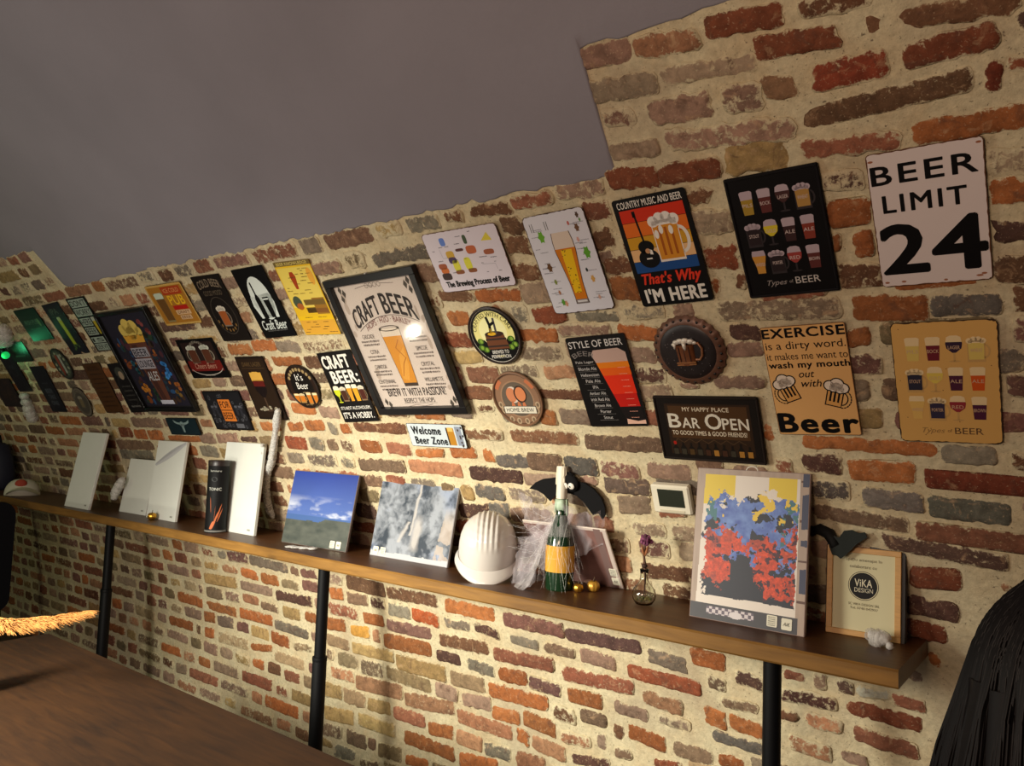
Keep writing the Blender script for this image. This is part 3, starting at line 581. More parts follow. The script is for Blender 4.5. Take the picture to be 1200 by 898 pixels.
# ------------------------------------------------------------------ wood
def wood(name, c1, c2, rough, axis_scale, coat=0.):
    m = bpy.data.materials.new(name); m.use_nodes = True
    nt = m.node_tree; N = nt.nodes; L = nt.links; b = N['Principled BSDF']
    tc = N.new('ShaderNodeTexCoord'); mp = N.new('ShaderNodeMapping'); mp.inputs['Scale'].default_value = axis_scale
    L.new(tc.outputs['Object'], mp.inputs[0])
    n = N.new('ShaderNodeTexNoise'); n.inputs['Scale'].default_value = 6; n.inputs['Detail'].default_value = 7; n.inputs['Distortion'].default_value = .7
    L.new(mp.outputs[0], n.inputs['Vector'])
    n2 = N.new('ShaderNodeTexNoise'); n2.inputs['Scale'].default_value = 2.2; n2.inputs['Detail'].default_value = 3
    L.new(tc.outputs['Object'], n2.inputs['Vector'])
    ad = N.new('ShaderNodeMath'); ad.operation = 'ADD'; L.new(n.outputs['Fac'], ad.inputs[0]); L.new(n2.outputs['Fac'], ad.inputs[1])
    cr = N.new('ShaderNodeValToRGB'); cr.color_ramp.elements[0].position = .35; cr.color_ramp.elements[1].position = .66
    cr.color_ramp.elements[0].color = lin(c1)+(1,); cr.color_ramp.elements[1].color = lin(c2)+(1,)
    hf = N.new('ShaderNodeMath'); hf.operation = 'MULTIPLY'; hf.inputs[1].default_value = .5; L.new(ad.outputs[0], hf.inputs[0])
    L.new(hf.outputs[0], cr.inputs[0])
    # knots
    vo = N.new('ShaderNodeTexVoronoi'); vo.inputs['Scale'].default_value = 3.1; mp2 = N.new('ShaderNodeMapping'); mp2.inputs['Scale'].default_value = (1, 2.6, 2.6)
    L.new(tc.outputs['Object'], mp2.inputs[0]); L.new(mp2.outputs[0], vo.inputs['Vector'])
    kr = N.new('ShaderNodeMapRange'); kr.inputs[1].default_value = .05; kr.inputs[2].default_value = .16; kr.inputs[3].default_value = .35; kr.inputs[4].default_value = 1
    L.new(vo.outputs['Distance'], kr.inputs[0])
    mx = N.new('ShaderNodeVectorMath'); mx.operation = 'SCALE'; L.new(cr.outputs[0], mx.inputs[0]); L.new(kr.outputs[0], mx.inputs['Scale'])
    L.new(mx.outputs[0], b.inputs['Base Color'])
    b.inputs['Roughness'].default_value = rough; b.inputs['Specular IOR Level'].default_value = .3; b.inputs['Coat Weight'].default_value = coat; b.inputs['Coat Roughness'].default_value = .25
    bp = N.new('ShaderNodeBump'); bp.inputs['Strength'].default_value = .25; bp.inputs['Distance'].default_value = .002
    L.new(n.outputs['Fac'], bp.inputs['Height']); L.new(bp.outputs[0], b.inputs['Normal'])
    return m
M_SHELF = wood('oiled oak', (62, 35, 14), (94, 56, 24), .46, (1, 9, 9), .08)
M_EDGE = wood('lit oak edge', (100, 68, 28), (140, 100, 44), .6, (1, 9, 9))  # shelf front coloured lighter, standing in for lamplight on that face
M_TABLE = wood('dark stained oak', (34, 18, 6), (60, 35, 12), .62, (1, 8, 8), .0)
M_STEEL = mat('black powder coated steel', (7, 7, 9), rough=.55, spec=.18)

# wall shelf on three posts
YF = -.525; XE = -.352
root = thing('wall_shelf', (-3.5, -.34, ZSH), 'long dark oak shelf board running along the brick wall on black steel posts', 'shelf')
sh = MB(); n = 120
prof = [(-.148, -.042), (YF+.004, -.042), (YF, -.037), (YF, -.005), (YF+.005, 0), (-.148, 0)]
rn = random.Random(2)
xs = [XE-(XE+6.9)*i/n for i in range(n+1)]
vs = []
for i, x in enumerate(xs):
    wv = (float(fbm(np.array(x*6.), np.array(.5), 8, 3))-.5)*.008
    for y, z in prof: vs.append((x+3.5, y+.34+(wv if y < -.3 else 0), z))
k = len(prof); fs = [(i*k+j, (i+1)*k+j, (i+1)*k+(j+1) % k, i*k+(j+1) % k) for i in range(n) for j in range(k)]
fs += [tuple(range(k)), tuple(n*k+j for j in range(k))[::-1]]
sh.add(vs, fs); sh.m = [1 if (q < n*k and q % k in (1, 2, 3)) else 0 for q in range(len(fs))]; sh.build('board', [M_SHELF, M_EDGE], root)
for x in (-4.185, -2.422, -.662, -5.95):
    y = -.42
    p = MB().lathe([(.0275, -ZSH+.02), (.0275, .655-ZSH), (.0265, .660-ZSH), (.0225, .662-ZSH), (.0225, -.0425)], (x+3.5, y+.34, 0), 24)
    po = p.build('post', M_STEEL, root, R(40))
    MB().lathe([(.0285, .648-ZSH), (.029, .652-ZSH), (.029, .659-ZSH), (.0285, .663-ZSH), (.023, .664-ZSH)], (x+3.5, y+.34, 0), 24).build('collar', M_STEEL, po, R(40))
    MB().lathe([(.055, -ZSH+.0), (.055, -ZSH+.008), (.05, -ZSH+.012), (.03, -ZSH+.014), (.03, -ZSH+.03)], (x+3.5, y+.34, 0), 28).build('foot_plate', M_STEEL, po, R(40))
    MB().box((x+3.5, y+.34, -.0455), (.09, .09, .005), bev=.001).build('mounting_plate', M_STEEL, po)

# table in the foreground
root = thing('dining_table', (-2.0, -1.6, .75), 'dark brown wooden table top in the lower left foreground', 'table')
tb = MB().box((0, 0, -.02), (2.26, .96, .04), bev=.004)
tb.build('tabletop', M_TABLE, root)
for sx in (-1, 1):
    for sy in (-1, 1):
        MB().box((sx*1.02, sy*.40, -.385), (.06, .06, .69), bev=.004).build('leg', M_STEEL, root)
MB().box((0, 0, -.06), (1.98, .04, .04), bev=.003).build('crossbar', M_STEEL, root)

# ------------------------------------------------------------------ signs on the wall
rn = random.Random(11)
AMB = lin((206, 140, 40)); FOAM = lin((226, 214, 190)); RUST = lin((96, 60, 40)); DK = lin((30, 24, 22)); RED = lin((196, 44, 24))
G1 = 'signs hung on the brick vault'
def col(*c): return lin(c)

# road-sign style panel, top right
S = Sign(20.9, 30.1)
S.txt('BEER', -.3, 10.2, 19.2, 4.1, BLACK, .05, space=1.1); S.txt('LIMIT', -.6, 3.9, 15.4, 3.9, BLACK, .05, space=1.1)
S.txt('2', -5.2, -6.4, 9.2, 11.6, BLACK, .07); S.txt('4', 5.0, -6.2, 10.2, 12.2, BLACK, .07)
for x, y in ((-9.3, -14), (9, -13.5), (8.2, -13.9), (-6, -14), (9.6, 13.9), (-9.6, 13.4), (2, -14.3)): S.ell(x, y, rn.uniform(.3, .7), .25, lin((150, 96, 70)), 1, 9)
place_sign(S, 'tin_sign', 'white tin road sign reading BEER LIMIT 24, rusty at its edges', 'sign', -.268, 2.175, -.006, lin((212, 198, 194)), RUST, worn=.22, rad=.9, group=G1)

def glass_grid(S, label_col, ys, cols, foam, dark):
    kinds = [['pint', 'pint', 'tulip', 'mug'], ['mug', 'tulip', 'pint', 'pint'], ['weizen', 'mug', 'tulip', 'pint']]
    names = [['PILS', 'BOCK', 'LAGER', 'WHEAT'], ['STOUT', 'GOLD', 'ALE', 'ALE'], ['WEISS', 'PORTER', 'RED', 'BROWN']]
    xs = [-6.2, -2.1, 2.0, 6.2]
    for r_, y in enumerate(ys):
        for c_, x in enumerate(xs):
            k = kinds[r_][c_]; b = cols[r_][c_]
            if k == 'pint': S.pint(x, y, 3.0, 6, b, foam, taper=.74, ff=.34)
            elif k == 'tulip': S.tulip(x, y, 3.4, 6.4, b, foam, glass=dark)
            elif k == 'mug': S.mug(x, y-.2, 3.0, 5.6, b, foam, dark)
            else: S.weizen(x, y, 3.2, 6.2, b, foam)
            S.txt(names[r_][c_], x, y-(.4 if k != 'tulip' else -.4), 2.3, .85, label_col, .01, lay=6)

S = Sign(21, 30.4)
A_, B_, D_ = lin((176, 128, 50)), lin((92, 46, 44)), lin((44, 34, 36))
glass_grid(S, lin((196, 176, 170)), (8.6, 1.0, -6.2), [[lin((160, 130, 50)), B_, lin((70, 44, 44)), lin((170, 130, 70))], [D_, lin((206, 184, 50)), lin((60, 40, 40)), lin((130, 56, 44))], [lin((196, 140, 60)), D_, lin((150, 60, 56)), B_]], lin((176, 158, 166)), lin((52, 46, 48)))
S.txt('Types', -3.2, -11.8, 4.6, 1.7, lin((150, 140, 136)), -.01, .35); S.txt('of', .1, -11.6, .9, .8, lin((150, 140, 136))); S.txt('BEER', 3.9, -11.5, 5.6, 1.7, lin((190, 182, 176)))
place_sign(S, 'tin_sign', 'black embossed tin sign, Types of BEER, twelve glasses in three rows', 'sign', -.568, 2.178, .01, lin((16, 14, 15)), lin((12, 11, 12)), rad=.4, rim=lin((22, 20, 22)), group=G1)

S = Sign(20.7, 30.2)
glass_grid(S, lin((196, 160, 130)), (8.4, 1.0, -6.2), [[lin((206, 178, 96)), lin((104, 34, 44)), lin((52, 36, 54)), lin((206, 180, 96))], [lin((44, 42, 56)), lin((212, 184, 84)), lin((74, 34, 54)), lin((196, 82, 30))], [lin((212, 172, 96)), lin((52, 46, 66)), lin((140, 48, 54)), lin((74, 32, 56))]], lin((222, 196, 150)), lin((190, 150, 92)))
S.txt('Types', -3.2, -12.1, 4.6, 1.7, lin((150, 116, 70)), -.01, .35); S.txt('of', .1, -11.9, .9, .8, lin((120, 90, 56))); S.txt('BEER', 3.9, -11.9, 5.6, 1.6, lin((96, 72, 50)))
for i in range(14): S.ell(rn.uniform(-9.5, 9.5), rn.uniform(-14, 14), .12, .12, lin((110, 76, 46)), 1, 7)
place_sign(S, 'tin_sign', 'tan weathered tin sign, Types of BEER, glasses on a mustard ground', 'sign', -.267, 1.784, -.012, lin((206, 160, 92)), lin((60, 42, 30)), rad=1.2, worn=.3, group=G1)

S = Sign(20, 30)
S.txt('EXERCISE', 0, 13.2, 19.6, 2.6, BLACK, .07); S.txt('is a dirty word.', .1, 9.6, 19, 2.7, BLACK, .0); S.txt('it makes me want to', .1, 7.0, 19.2, 1.9, lin((60, 44, 30)), 0)
S.txt('wash my mouth', .2, 4.4, 19.4, 2.3, BLACK, .05); S.txt('out', -.6, 1.9, 3.8, 1.6, BLACK, .015, .3); S.txt('with', .2, -.5, 4.9, 2.0, BLACK, .015, .3)
def emug(S, cx, cy, ang, hs):
    a = R(ang); q = lambda x, y: (cx+x*math.cos(a)-y*math.sin(a), cy+x*math.sin(a)+y*math.cos(a))
    hp = [q(hs*(1.8+1.7*math.sin(t)), 2.1*math.cos(t)-.4) for t in [PI*i/10 for i in range(11)]]
    S.line(hp, 1.1, BLACK, 1); S.line(hp, .5, lin((210, 164, 104)), 2)
    S.poly([q(-2, -2.9), (q(2, -2.9)), q(2, 2.2), q(-2, 2.2)], BLACK, 2); S.poly([q(-1.7, -2.6), q(1.7, -2.6), q(1.7, 2.1), q(-1.7, 2.1)], lin((206, 150, 84)), 3)
    for x in (-.95, 0, .95): S.poly([q(x-.24, -1.6), q(x+.24, -1.6), q(x+.24, 1.6), q(x-.24, 1.6)], BLACK, 4)
    for x, y, r_ in ((-1.6, 2.6, 1.2), (0, 3.3, 1.5), (1.6, 2.6, 1.2), (-.6, 2.2, 1), (.9, 2.1, 1)): S.ell(*q(x, y), r_+.3, r_+.3, BLACK, 5, 16)
    for x, y, r_ in ((-1.6, 2.6, 1.2), (0, 3.3, 1.5), (1.6, 2.6, 1.2), (-.6, 2.2, 1), (.9, 2.1, 1), (0, 2.6, 1.2)): S.ell(*q(x, y), r_, r_, lin((218, 200, 182)), 6, 16)
emug(S, -5.6, -2.6, 20, -1); emug(S, 5.2, -4.2, -16, 1)
S.txt('Beer', 0, -11.6, 19.6, 5.8, BLACK, .09)
place_sign(S, 'tin_sign', 'orange tan tin sign beginning EXERCISE, two outlined beer mugs and big Beer', 'sign', -.561, 1.795, .018, lin((214, 164, 104)), lin((120, 80, 50)), rad=.5, group=G1)

S = Sign(20, 30)
for y1, y0, c in ((12, 8.5, (198, 48, 24)), (8.5, 4.6, (214, 106, 34)), (4.6, 1.2, (198, 146, 36)), (1.2, -2.2, (222, 176, 124)), (-2.2, -5.4, (30, 72, 132))): S.rect(-8.7, y0+.06, 8.7, y1-.06, lin(c), 1)
S.line([(-4.9, 11), (-4.2, 2.2)], .55, BLACK, 2); S.rect(-5.4, 9.8, -4.5, 11.4, BLACK, 2)
S.ell(-4.1, 1.6, 2.2, 1.8, BLACK, 2); S.ell(-4.0, -1.6, 2.9, 2.6, BLACK, 2); S.ell(-3.9, .5, .7, .7, lin((190, 140, 100)), 3); S.poly([(-3.6, 1), (-2.7, .6), (-2.6, -.6), (-3.4, -.5)], WHITE, 3); S.rect(-4.8, -1.8, -3.2, -1.4, WHITE, 3)
S.mug(2.4, 3.4, 6.6, 12.4, lin((206, 136, 40)), lin((226, 220, 212)), lin((222, 214, 204)), ribs=lin((160, 84, 24)))
for x, y0 in ((-.2, 4.5), (1.2, 5.6), (3.8, 5.2)): S.ell(x, y0, .6, 1.2, lin((226, 220, 212)), 5, 12)
S.txt('COUNTRY MUSIC AND BEER', 0, 13.3, 17.6, 1.8, WHITE, .015)
S.txt("That's Why", .4, -7.6, 16.5, 4.2, lin((214, 56, 34)), .05, .3, lay=5); S.txt("I'M HERE", .2, -12, 17, 4.1, WHITE, .07)
place_sign(S, 'tin_sign', "striped sunset tin sign with guitar and mug, COUNTRY MUSIC AND BEER That's Why I'M HERE", 'sign', -.867, 2.178, .021, BLACK, BLACK, rad=.8, group=G1)

# white hop poster with tall glass
S = Sign(20, 30)
S.weizen(.6, -1.6, 6.4, 21.5, lin((196, 112, 22)), lin((206, 188, 172)), out=lin((70, 50, 40)))
S.poly([(-.9, -9), (1.4, -9), (2.3, 0), (2.6, 4), (-.9, 4)], lin((222, 178, 22)), 4)
for i in range(26): S.ell(rn.uniform(-.9, 1.9), rn.uniform(-9, 4), .22, .16, lin(rn.choice(((110, 110, 20), (90, 60, 20), (150, 90, 20)))), 5, 8)
S.rect(-1.3, -12.4, 2.5, -11, lin((120, 112, 110)), 5); S.rect(-1, -11.9, 2.2, -11.3, lin((200, 196, 196)), 6)
for x, y, c, r_ in ((-5.6, 8.6, (100, 158, 40), 1.6), (7, 2.3, (88, 150, 40), 1.6), (6.4, 9.6, (104, 72, 50), 1.1), (-6.3, -.5, (96, 66, 40), 1.3), (7.6, 13, (80, 58, 46), .8), (8.0, 11.6, (90, 130, 60), .5), (-5.8, -11.4, (84, 140, 50), 1.0), (-4.9, -11.9, (190, 140, 110), .9), (6.2, -5.4, (196, 150, 80), 1.0), (-6.0, -5, (120, 130, 60), .8), (-5.9, -8.3, (160, 110, 80), .7), (4.2, 11.2, (180, 90, 80), .6), (5.6, 6.3, (200, 150, 140), .7), (6.4, -11, (190, 150, 130), .7), (5.2, -2.6, (40, 44, 40), .6)):
    S.poly([(x+r_*(1 if k % 2 else .68)*.72*math.sin(2*PI*k/12), y+r_*(1 if k % 2 else .68)*1.25*math.cos(2*PI*k/12)) for k in range(12)][::-1], lin(c), 2)
for i in range(34):
    y = rn.uniform(-13, 13); x = rn.choice((-8.8, -7.6, 4.4, 5.6)); S.scrib(x, x+rn.uniform(1.5, 3.4), y, .28, lin((120, 120, 130)), 1, i)
for x in (-8.2, -7.5, -3.4, -2.7): S.rect(x, 10.3, x+.2, 12.8, lin((90, 90, 90)), 2)
place_sign(S, 'tin_sign', 'white wavy tin sign with tall glass of yellow beer among hops and grain', 'sign', -1.152, 2.177, .02, lin((206, 204, 212)), lin((70, 50, 44)), rad=1.4, worn=.25, group=G1)

S = Sign(29, 19.8)
S.txt('The Brewing Process of Beer', .4, -7.6, 24.8, 2.7, BLACK, .075, space=.95)
for x, y, w_, h_, c in ((-7.2, 6.6, 1.8, 2.2, (90, 120, 190)), (-6.0, 2.2, 2.6, 2.2, (190, 150, 50)), (-5.8, .4, 2.6, 1.8, (70, 50, 90)), (-1.8, 3.4, 2.6, .8, (80, 40, 40)), (2.6, 3.0, 3.2, 2.2, (176, 90, 50)), (1.6, 6.4, 1.2, 2.4, (60, 76, 50)), (8.8, 1.6, 3.2, 1.4, (150, 84, 56)), (-10.6, -1.2, 2.8, 1.6, (150, 76, 44)), (-10.3, -2.6, 2.6, 1.6, (190, 100, 40)), (-10.4, -4.6, 3.2, 2, (56, 36, 34)), (-5.0, -1.4, 2.2, 3.2, (206, 200, 60)), (-4.6, -3.6, 2.8, 1.2, (130, 76, 44)), (-.4, -1.2, 2.2, 3.4, (206, 200, 60)), (.4, -3.5, 2.8, 1.2, (130, 76, 44))):
    w_ *= 1.2; h_ *= 1.2; S.poly([(x+w_/2*math.copysign(abs(math.cos(t))**.6, math.cos(t)), y+h_/2*math.copysign(abs(math.sin(t))**.6, math.sin(t))) for t in [2*PI*i/16 for i in range(16)]], lin(c), 2)
S.poly([(7.4, 5.2), (11.4, 5.0), (10.2, 7.6)], lin((206, 188, 60)), 2)
for x, y, l in ((-12.4, 4, .9), (-9.4, 5, 1.6), (-7, 5, 1.6), (-3, 5.4, 2), (-1.6, 7.6, 2), (3.6, 8.6, 1), (-11.6, .6, 2), (-6.8, .4, 3), (-1.2, .4, 1.6), (1.2, 1.8, 1.6), (4.6, 0.3, 3), (8.6, -.2, 2.4), (4.6, -1.6, .8), (9.4, -1.6, .8), (5.4, -4.6, .8), (10, -4.6, 1), (-7.6, -3.6, 1.4)): S.scrib(x, x+l, y, .35, lin((90, 88, 96)), 2)
S.line([(4.8, -2), (9.6, -2.2), (9.8, -4)], .12, lin((150, 146, 156)), 2); S.line([(-9.4, 4.4), (-9.2, 1.4), (-6.8, 1.4)], .12, lin((150, 146, 160)), 2)
place_sign(S, 'tin_sign', 'white tin chart titled The Brewing Process of Beer with small coloured vessels', 'sign', -1.491, 2.23, -.006, lin((206, 196, 204)), lin((92, 60, 48)), rad=1.2, worn=.25, group=G1)

# round plaques
S = Sign(20, 20)
S.ring(0, 0, 9.6, 9.6, .5, lin((190, 186, 176)), 1); S.ell(0, 0, 8.9, 8.9, BLACK, 1, 40)
S.ell(0, .6, 7.9, 7.9, lin((226, 216, 140)), 2, 36); S.ell(0, 1.4, 5.4, 5, lin((236, 230, 170)), 3, 30)
S.poly([(-8, -2), (-6, -7), (6, -7), (8, -2), (5, -1.2), (-5, -1.2)], BLACK, 3)
for x, y in ((-6.2, -1.6), (-6.6, -3.8), (6.0, -1.4), (6.9, -3.4), (-5, -4.6), (5.3, -4.2)): S.ell(x, y, 1.3, 1.0, lin((70, 104, 34)), 4, 12); S.ell(x+.2, y, .6, .7, lin((130, 160, 60)), 5, 10)
S.poly([(-3.6, 2.6-2), (3.8, 2.6-2), (4.6, -4.6), (-4, -4.6)], lin((104, 62, 40)), 4); S.ell(.1, .6, 3.8, 1.0, lin((54, 34, 28)), 5, 20); S.ell(-.7, .7, 1.7, .6, lin((216, 166, 40)), 6, 16)
for y in (-1.2, -3.6): S.rect(-3.9, y-.3, 4.3, y+.3, lin((52, 40, 36)), 5)
S.line([(-.9, 6.6), (-.5, 3.6), (-1.0, 1)], 1.0, BLACK, 6); S.line([(1.6, 6), (1.1, .6)], .8, lin((70, 66, 70)), 6); S.line([(-.5, 3.6), (1.5, 4.6)], .9, BLACK, 6); S.rect(-1.1, .6, -.5, 2.6, lin((220, 176, 50)), 6)
S.arct('CRAFTED WITH CARE', 0, 0, 6.7, 165, 15, 1.5, BLACK, .02, 6); S.txt('BREWED TO', .3, -5.6, 6.6, 1.2, WHITE, .015, lay=6); S.txt('PERFECTION', 0, -7.2, 7.6, 1.2, WHITE, .015, lay=6)
place_sign(S, 'round_sign', 'round cream sign with dark rim and barrel, CRAFTED WITH CARE BREWED TO PERFECTION', 'sign', -1.496, 1.972, .02, lin((44, 36, 32)), DK, 'round', rim=lin((50, 40, 36)), group=G1)

S = Sign(19.6, 19.6)
BRZ = lin((132, 100, 78)); S.ring(0, 0, 9.5, 9.5, .9, lin((96, 70, 54)), 1); S.ring(0, 0, 6.6, 6.6, .5, lin((150, 118, 92)), 2); S.ell(0, 0, 6.1, 6.1, lin((96, 84, 72)), 1)
S.ell(-1.4, 1.6, 2.4, 2.9, lin((206, 190, 176)), 3); S.ell(-2.0, 1.5, 2.0, 2.6, lin((190, 120, 84)), 4); S.ell(1.6, 1.8, 2.5, 3.0, lin((56, 42, 36)), 5); S.ell(1.7, 1.8, 2.0, 2.5, lin((198, 122, 80)), 6)
for x in (-2.2, .2, 2.2): S.poly([(x-.8, -2.6), (x+.8, -2.6), (x+.3, -.8), (x-.3, -.8)], lin((186, 110, 74)), 4)
for x, y in ((-7.4, -2), (7.4, -2), (-4.4, -7.2), (-1.6, -7.8), (1.6, -7.8), (4.4, -7.2), (-6.6, -4), (6.6, -4)): S.ell(x, y, .95, 1.2, lin((170, 146, 118)), 3, 12); S.ell(x, y, .5, .7, lin((110, 90, 70)), 4, 10)
for a0 in (28, 128): S.ring(0, 0, 8.9, 8.9, 1.4, lin((178, 104, 70)), 3, 12, R(a0), R(a0+26))
S.rect(-6.6, -5.2, 6.6, -2.4, lin((60, 46, 38)), 5); S.rect(-6.3, -5.0, 6.3, -2.6, lin((212, 204, 186)), 6); S.txt('HOME BREW', 0, -3.8, 11, 1.4, BLACK, .01, lay=8)
place_sign(S, 'round_sign', 'round bronze coloured plaque with two barrels and HOME BREW banner', 'sign', -1.483, 1.747, .0, BRZ, lin((80, 58, 44)), 'round', rim=lin((120, 88, 66)), group=G1)

S = Sign(19.6, 19.6)
S.ring(0, 0, 9.2, 9.2, 2.6, lin((40, 26, 20)), 1)
for k in range(9):
    a = R(150-15*k); x, y = 7.6*math.cos(a), 7.6*math.sin(a); S.ell(x, y, .8, .8, lin((150, 126, 86)), 3, 10)
S.txt("It's", -.2, 4.2, 4.6, 3.0, WHITE, 0); S.txt('Beer', .2, .4, 7.2, 3.0, WHITE, 0); S.txt("o'clock", .6, -2.6, 3.4, .8, lin((190, 170, 130)))
for x, h_, k in ((-6.2, 4, 'p'), (-2.8, 4, 'm'), (1.8, 5, 'p'), (5.6, 4.6, 'p')):
    (S.pint if k == 'p' else S.mug)(x, -5.2, 2.8 if k == 'p' else 3, h_, lin((190, 110, 36)), lin((224, 204, 160)), lin((160, 120, 70)))
S.txt("ANY TIME", 0, -8.2, 4.2, .6, lin((150, 126, 86)))
place_sign(S, 'round_sign', "round brown sign reading It's Beer with four glasses along the bottom", 'sign', -2.553, 1.806, .0, lin((22, 17, 15)), lin((16, 12, 11)), 'round', rim=lin((34, 26, 22)), group=G1)

# embossed bottle cap
root = thing('bottle_cap_sign', wall_mat(-.862, 1.891, .02, .012), 'large round embossed bottle cap sign with a copper beer mug', 'sign', G1)
M_CAP = mat('aged brown tin', rough=.42, attr=True, var=.25, vscale=60, metal=.25)
c1, c2 = lin((38, 30, 30)), lin((104, 70, 54))
b = MB(); n = 26
b.lathe([(.0001, .014), (.062, .014), (.076, .012), (.079, .010)], seg=78, col=c1)
for i in range(40):
    a, rr = rn.uniform(0, 6.28), rn.uniform(.035, .07); b.sphere((rr*math.cos(a), rr*math.sin(a), .0142), rn.uniform(.0006, .0016), 6, 4, lin((120, 110, 110)), sc_=(1, 1, .5))
b.build('cap_face', M_CAP, root, R(40))
b = MB(); b.lathe([(.079, .010), (.086, .010), (.094, .005), (.101, -.001)], seg=156, col=c2, fn=lambda a, z: 1+.018*math.cos(n*a)*(1 if z < .009 else 0)); b.build('crimped_edge', M_CAP, root, R(60))
b = MB()
for k in range(n): a = 2*PI*k/n+.12; b.sphere((.0905*math.cos(a), .0905*math.sin(a), .007), .0042, 8, 6, lin((24, 18, 18)), sc_=(1, 1, .5))
b.build('rivets', M_CAP, root, True)
b = MB()
b.lathe([(.026, -.034), (.027, -.03), (.025, -.024), (.0255, 0), (.027, .024)], (-.004, 0, .012), 20, lin((112, 64, 34)), rot=Matrix.Rotation(-PI/2, 3, 'X').to_3x3() @ Matrix.Scale(.45, 3, Vector((0, 1, 0))))
for y in (-.031, -.025): b.box((-.004, y, .0215), (.054, .003, .004), col=lin((150, 100, 60)))
for x in (-.018, -.004, .010): b.box((x, 0, .0228), (.002, .044, .002), col=lin((54, 28, 20)))
m_ = b.build('mug', M_CAP, root, R(40))
b = MB(); b.tube([(.022, .026, .016), (.038, .028, .018), (.046, .012, .018), (.043, -.008, .018), (.034, -.02, .017), (.022, -.02, .016)], [.0035]*6, 8, lin((142, 92, 60))); b.build('handle', M_CAP, m_, R(50))
b = MB()
for x, y, r_ in ((-.022, .034, .010), (-.010, .037, .011), (.004, .037, .012), (.018, .034, .011), (.028, .03, .007), (-.030, .028, .007)): b.sphere((x, y, .019), r_, 12, 8, lin((214, 204, 190)), sc_=(1, .7, .45))
b.tube([(.0, .034, .022), (.001, .02, .0235), (.002, .012, .0225)], [.006, .005, .003], 8, lin((214, 204, 190))); b.tube([(-.028, .03, .02), (-.029, .016, .019)], [.005, .003], 8, lin((214, 204, 190)))
b.build('foam', M_CAP, m_, True)

# style of beer
S = Sign(19.9, 29.4)
S.poly([(3.4, -13.7), (-2.6, 8.6), (-1.6, 10), (6.6, 10.2), (8.8, 8.8), (9.2, -13.7)], lin((26, 20, 20)), 1)
ramp = [((206, 112, 22), 6.2, 4.4), ((208, 84, 20), 4.4, 2), ((206, 46, 22), 2, -4), ((178, 28, 20), -4, -8.2)]
xl = lambda y: -2.6+(8.6-y)/22.3*6.0+.3
for c, y1, y0 in ramp: S.poly([(xl(y0), y0), (8.95, y0), (8.8, y1), (xl(y1), y1)], lin(c), 2)
S.poly([(xl(6.2), 6.2), (8.8, 6.2), (8.8, 9), (6.6, 10.4), (-1.6, 10.2), (-2.7, 8.8)], lin((176, 146, 134)), 2)
S.poly([(3.2, -13.9), (9.3, -13.9), (9.4, -12.6), (6.8, -13), (4.4, -12.4), (3.4, -12.2)], lin((214, 170, 150)), 3)
S.txt('STYLE OF BEER', -.3, 12.3, 18, 2.2, lin((196, 190, 186)), .012)
S.arct('BEER', -5.6, 3.2, 5.6, 122, 52, 1.5, lin((120, 112, 108)), 0)
for i, t in enumerate(('Pale Lager', 'Blonde Ale', 'Hefeweizen', 'Pale Ale', 'IPA', 'Amber Ale', 'Irish Red Ale', 'Brown Ale', 'Porter', 'Stout')):
    y = 6.6-2.02*i; x = -5.3+.28*i
    if len(t) > 8: x -= .2
    S.txt(t, x, y, min(.62*len(t), 6.3), 1.05, lin((176, 170, 166)), .01); S.rect(x-3.2, y-.95, x+3.2, y-.88, lin((120, 114, 110)), 3)
    S.scrib(5.0, 7.6, y-.2, .22, lin((220, 150, 130)), 4, i)
place_sign(S, 'tin_sign', 'black tin sign headed STYLE OF BEER with red glass and list of beer kinds', 'sign', -1.138, 1.803, .036, lin((17, 15, 15)), lin((40, 26, 24)), rad=.7, group=G1)

S = Sign(30.2, 20.1)
S.rect(-12, -8, 12.4, 7.6, lin((44, 29, 18)), 1); S.rect(-11, -3, 11.6, 7, lin((70, 46, 25)), 2)
S.txt('MY HAPPY PLACE', 0, 6.0, 13.4, 1.3, lin((206, 190, 166)), .02); S.txt('B', -9.6, 2.4, 3.8, 4.4, OFFW, .04); S.txt('AR', -4.8, 1.8, 5.2, 3.2, OFFW, .035)
S.txt('O', 1.8, 2.4, 4.8, 4.8, OFFW, .04); S.txt('PEN', 8.0, 1.8, 7.4, 3.4, OFFW, .035); S.txt('TO GOOD TIMES & GOOD FRIENDS!', 0, -1.3, 21.6, 1.35, lin((214, 200, 176)), .015)
for i in range(10):
    x = -10.6+2.4*i; hh = rn.uniform(3.4, 4.6)
    S.poly([(x-.9, -8.6), (x+.9, -8.6), (x+.9, -8.6+hh*.55), (x+.3, -8.6+hh*.75), (x+.3, -8.6+hh), (x-.3, -8.6+hh), (x-.3, -8.6+hh*.75), (x-.9, -8.6+hh*.55)], lin((22, 17, 13)), 3)
    S.rect(x-.7, -8.2, x+.7, -6.4, lin(rn.choice(((70, 50, 26), (150, 104, 44), (60, 36, 24), (52, 46, 36)))), 4)
S.line([(-11, -5.2)]+[(-9.6+1.8*i, -4.4 if i % 2 else -3.2) for i in range(12)], .14, lin((84, 62, 40)), 4); S.ell(-10.6, -4.6, .5, .6, lin((150, 30, 20)), 5, 10)
place_sign(S, 'tin_sign', 'dark brown landscape tin sign reading MY HAPPY PLACE Bar Open above bottles', 'sign', -.853, 1.654, -.017, lin((22, 16, 13)), lin((16, 12, 11)), rad=.7, rim=lin((34, 26, 22)), group=G1)

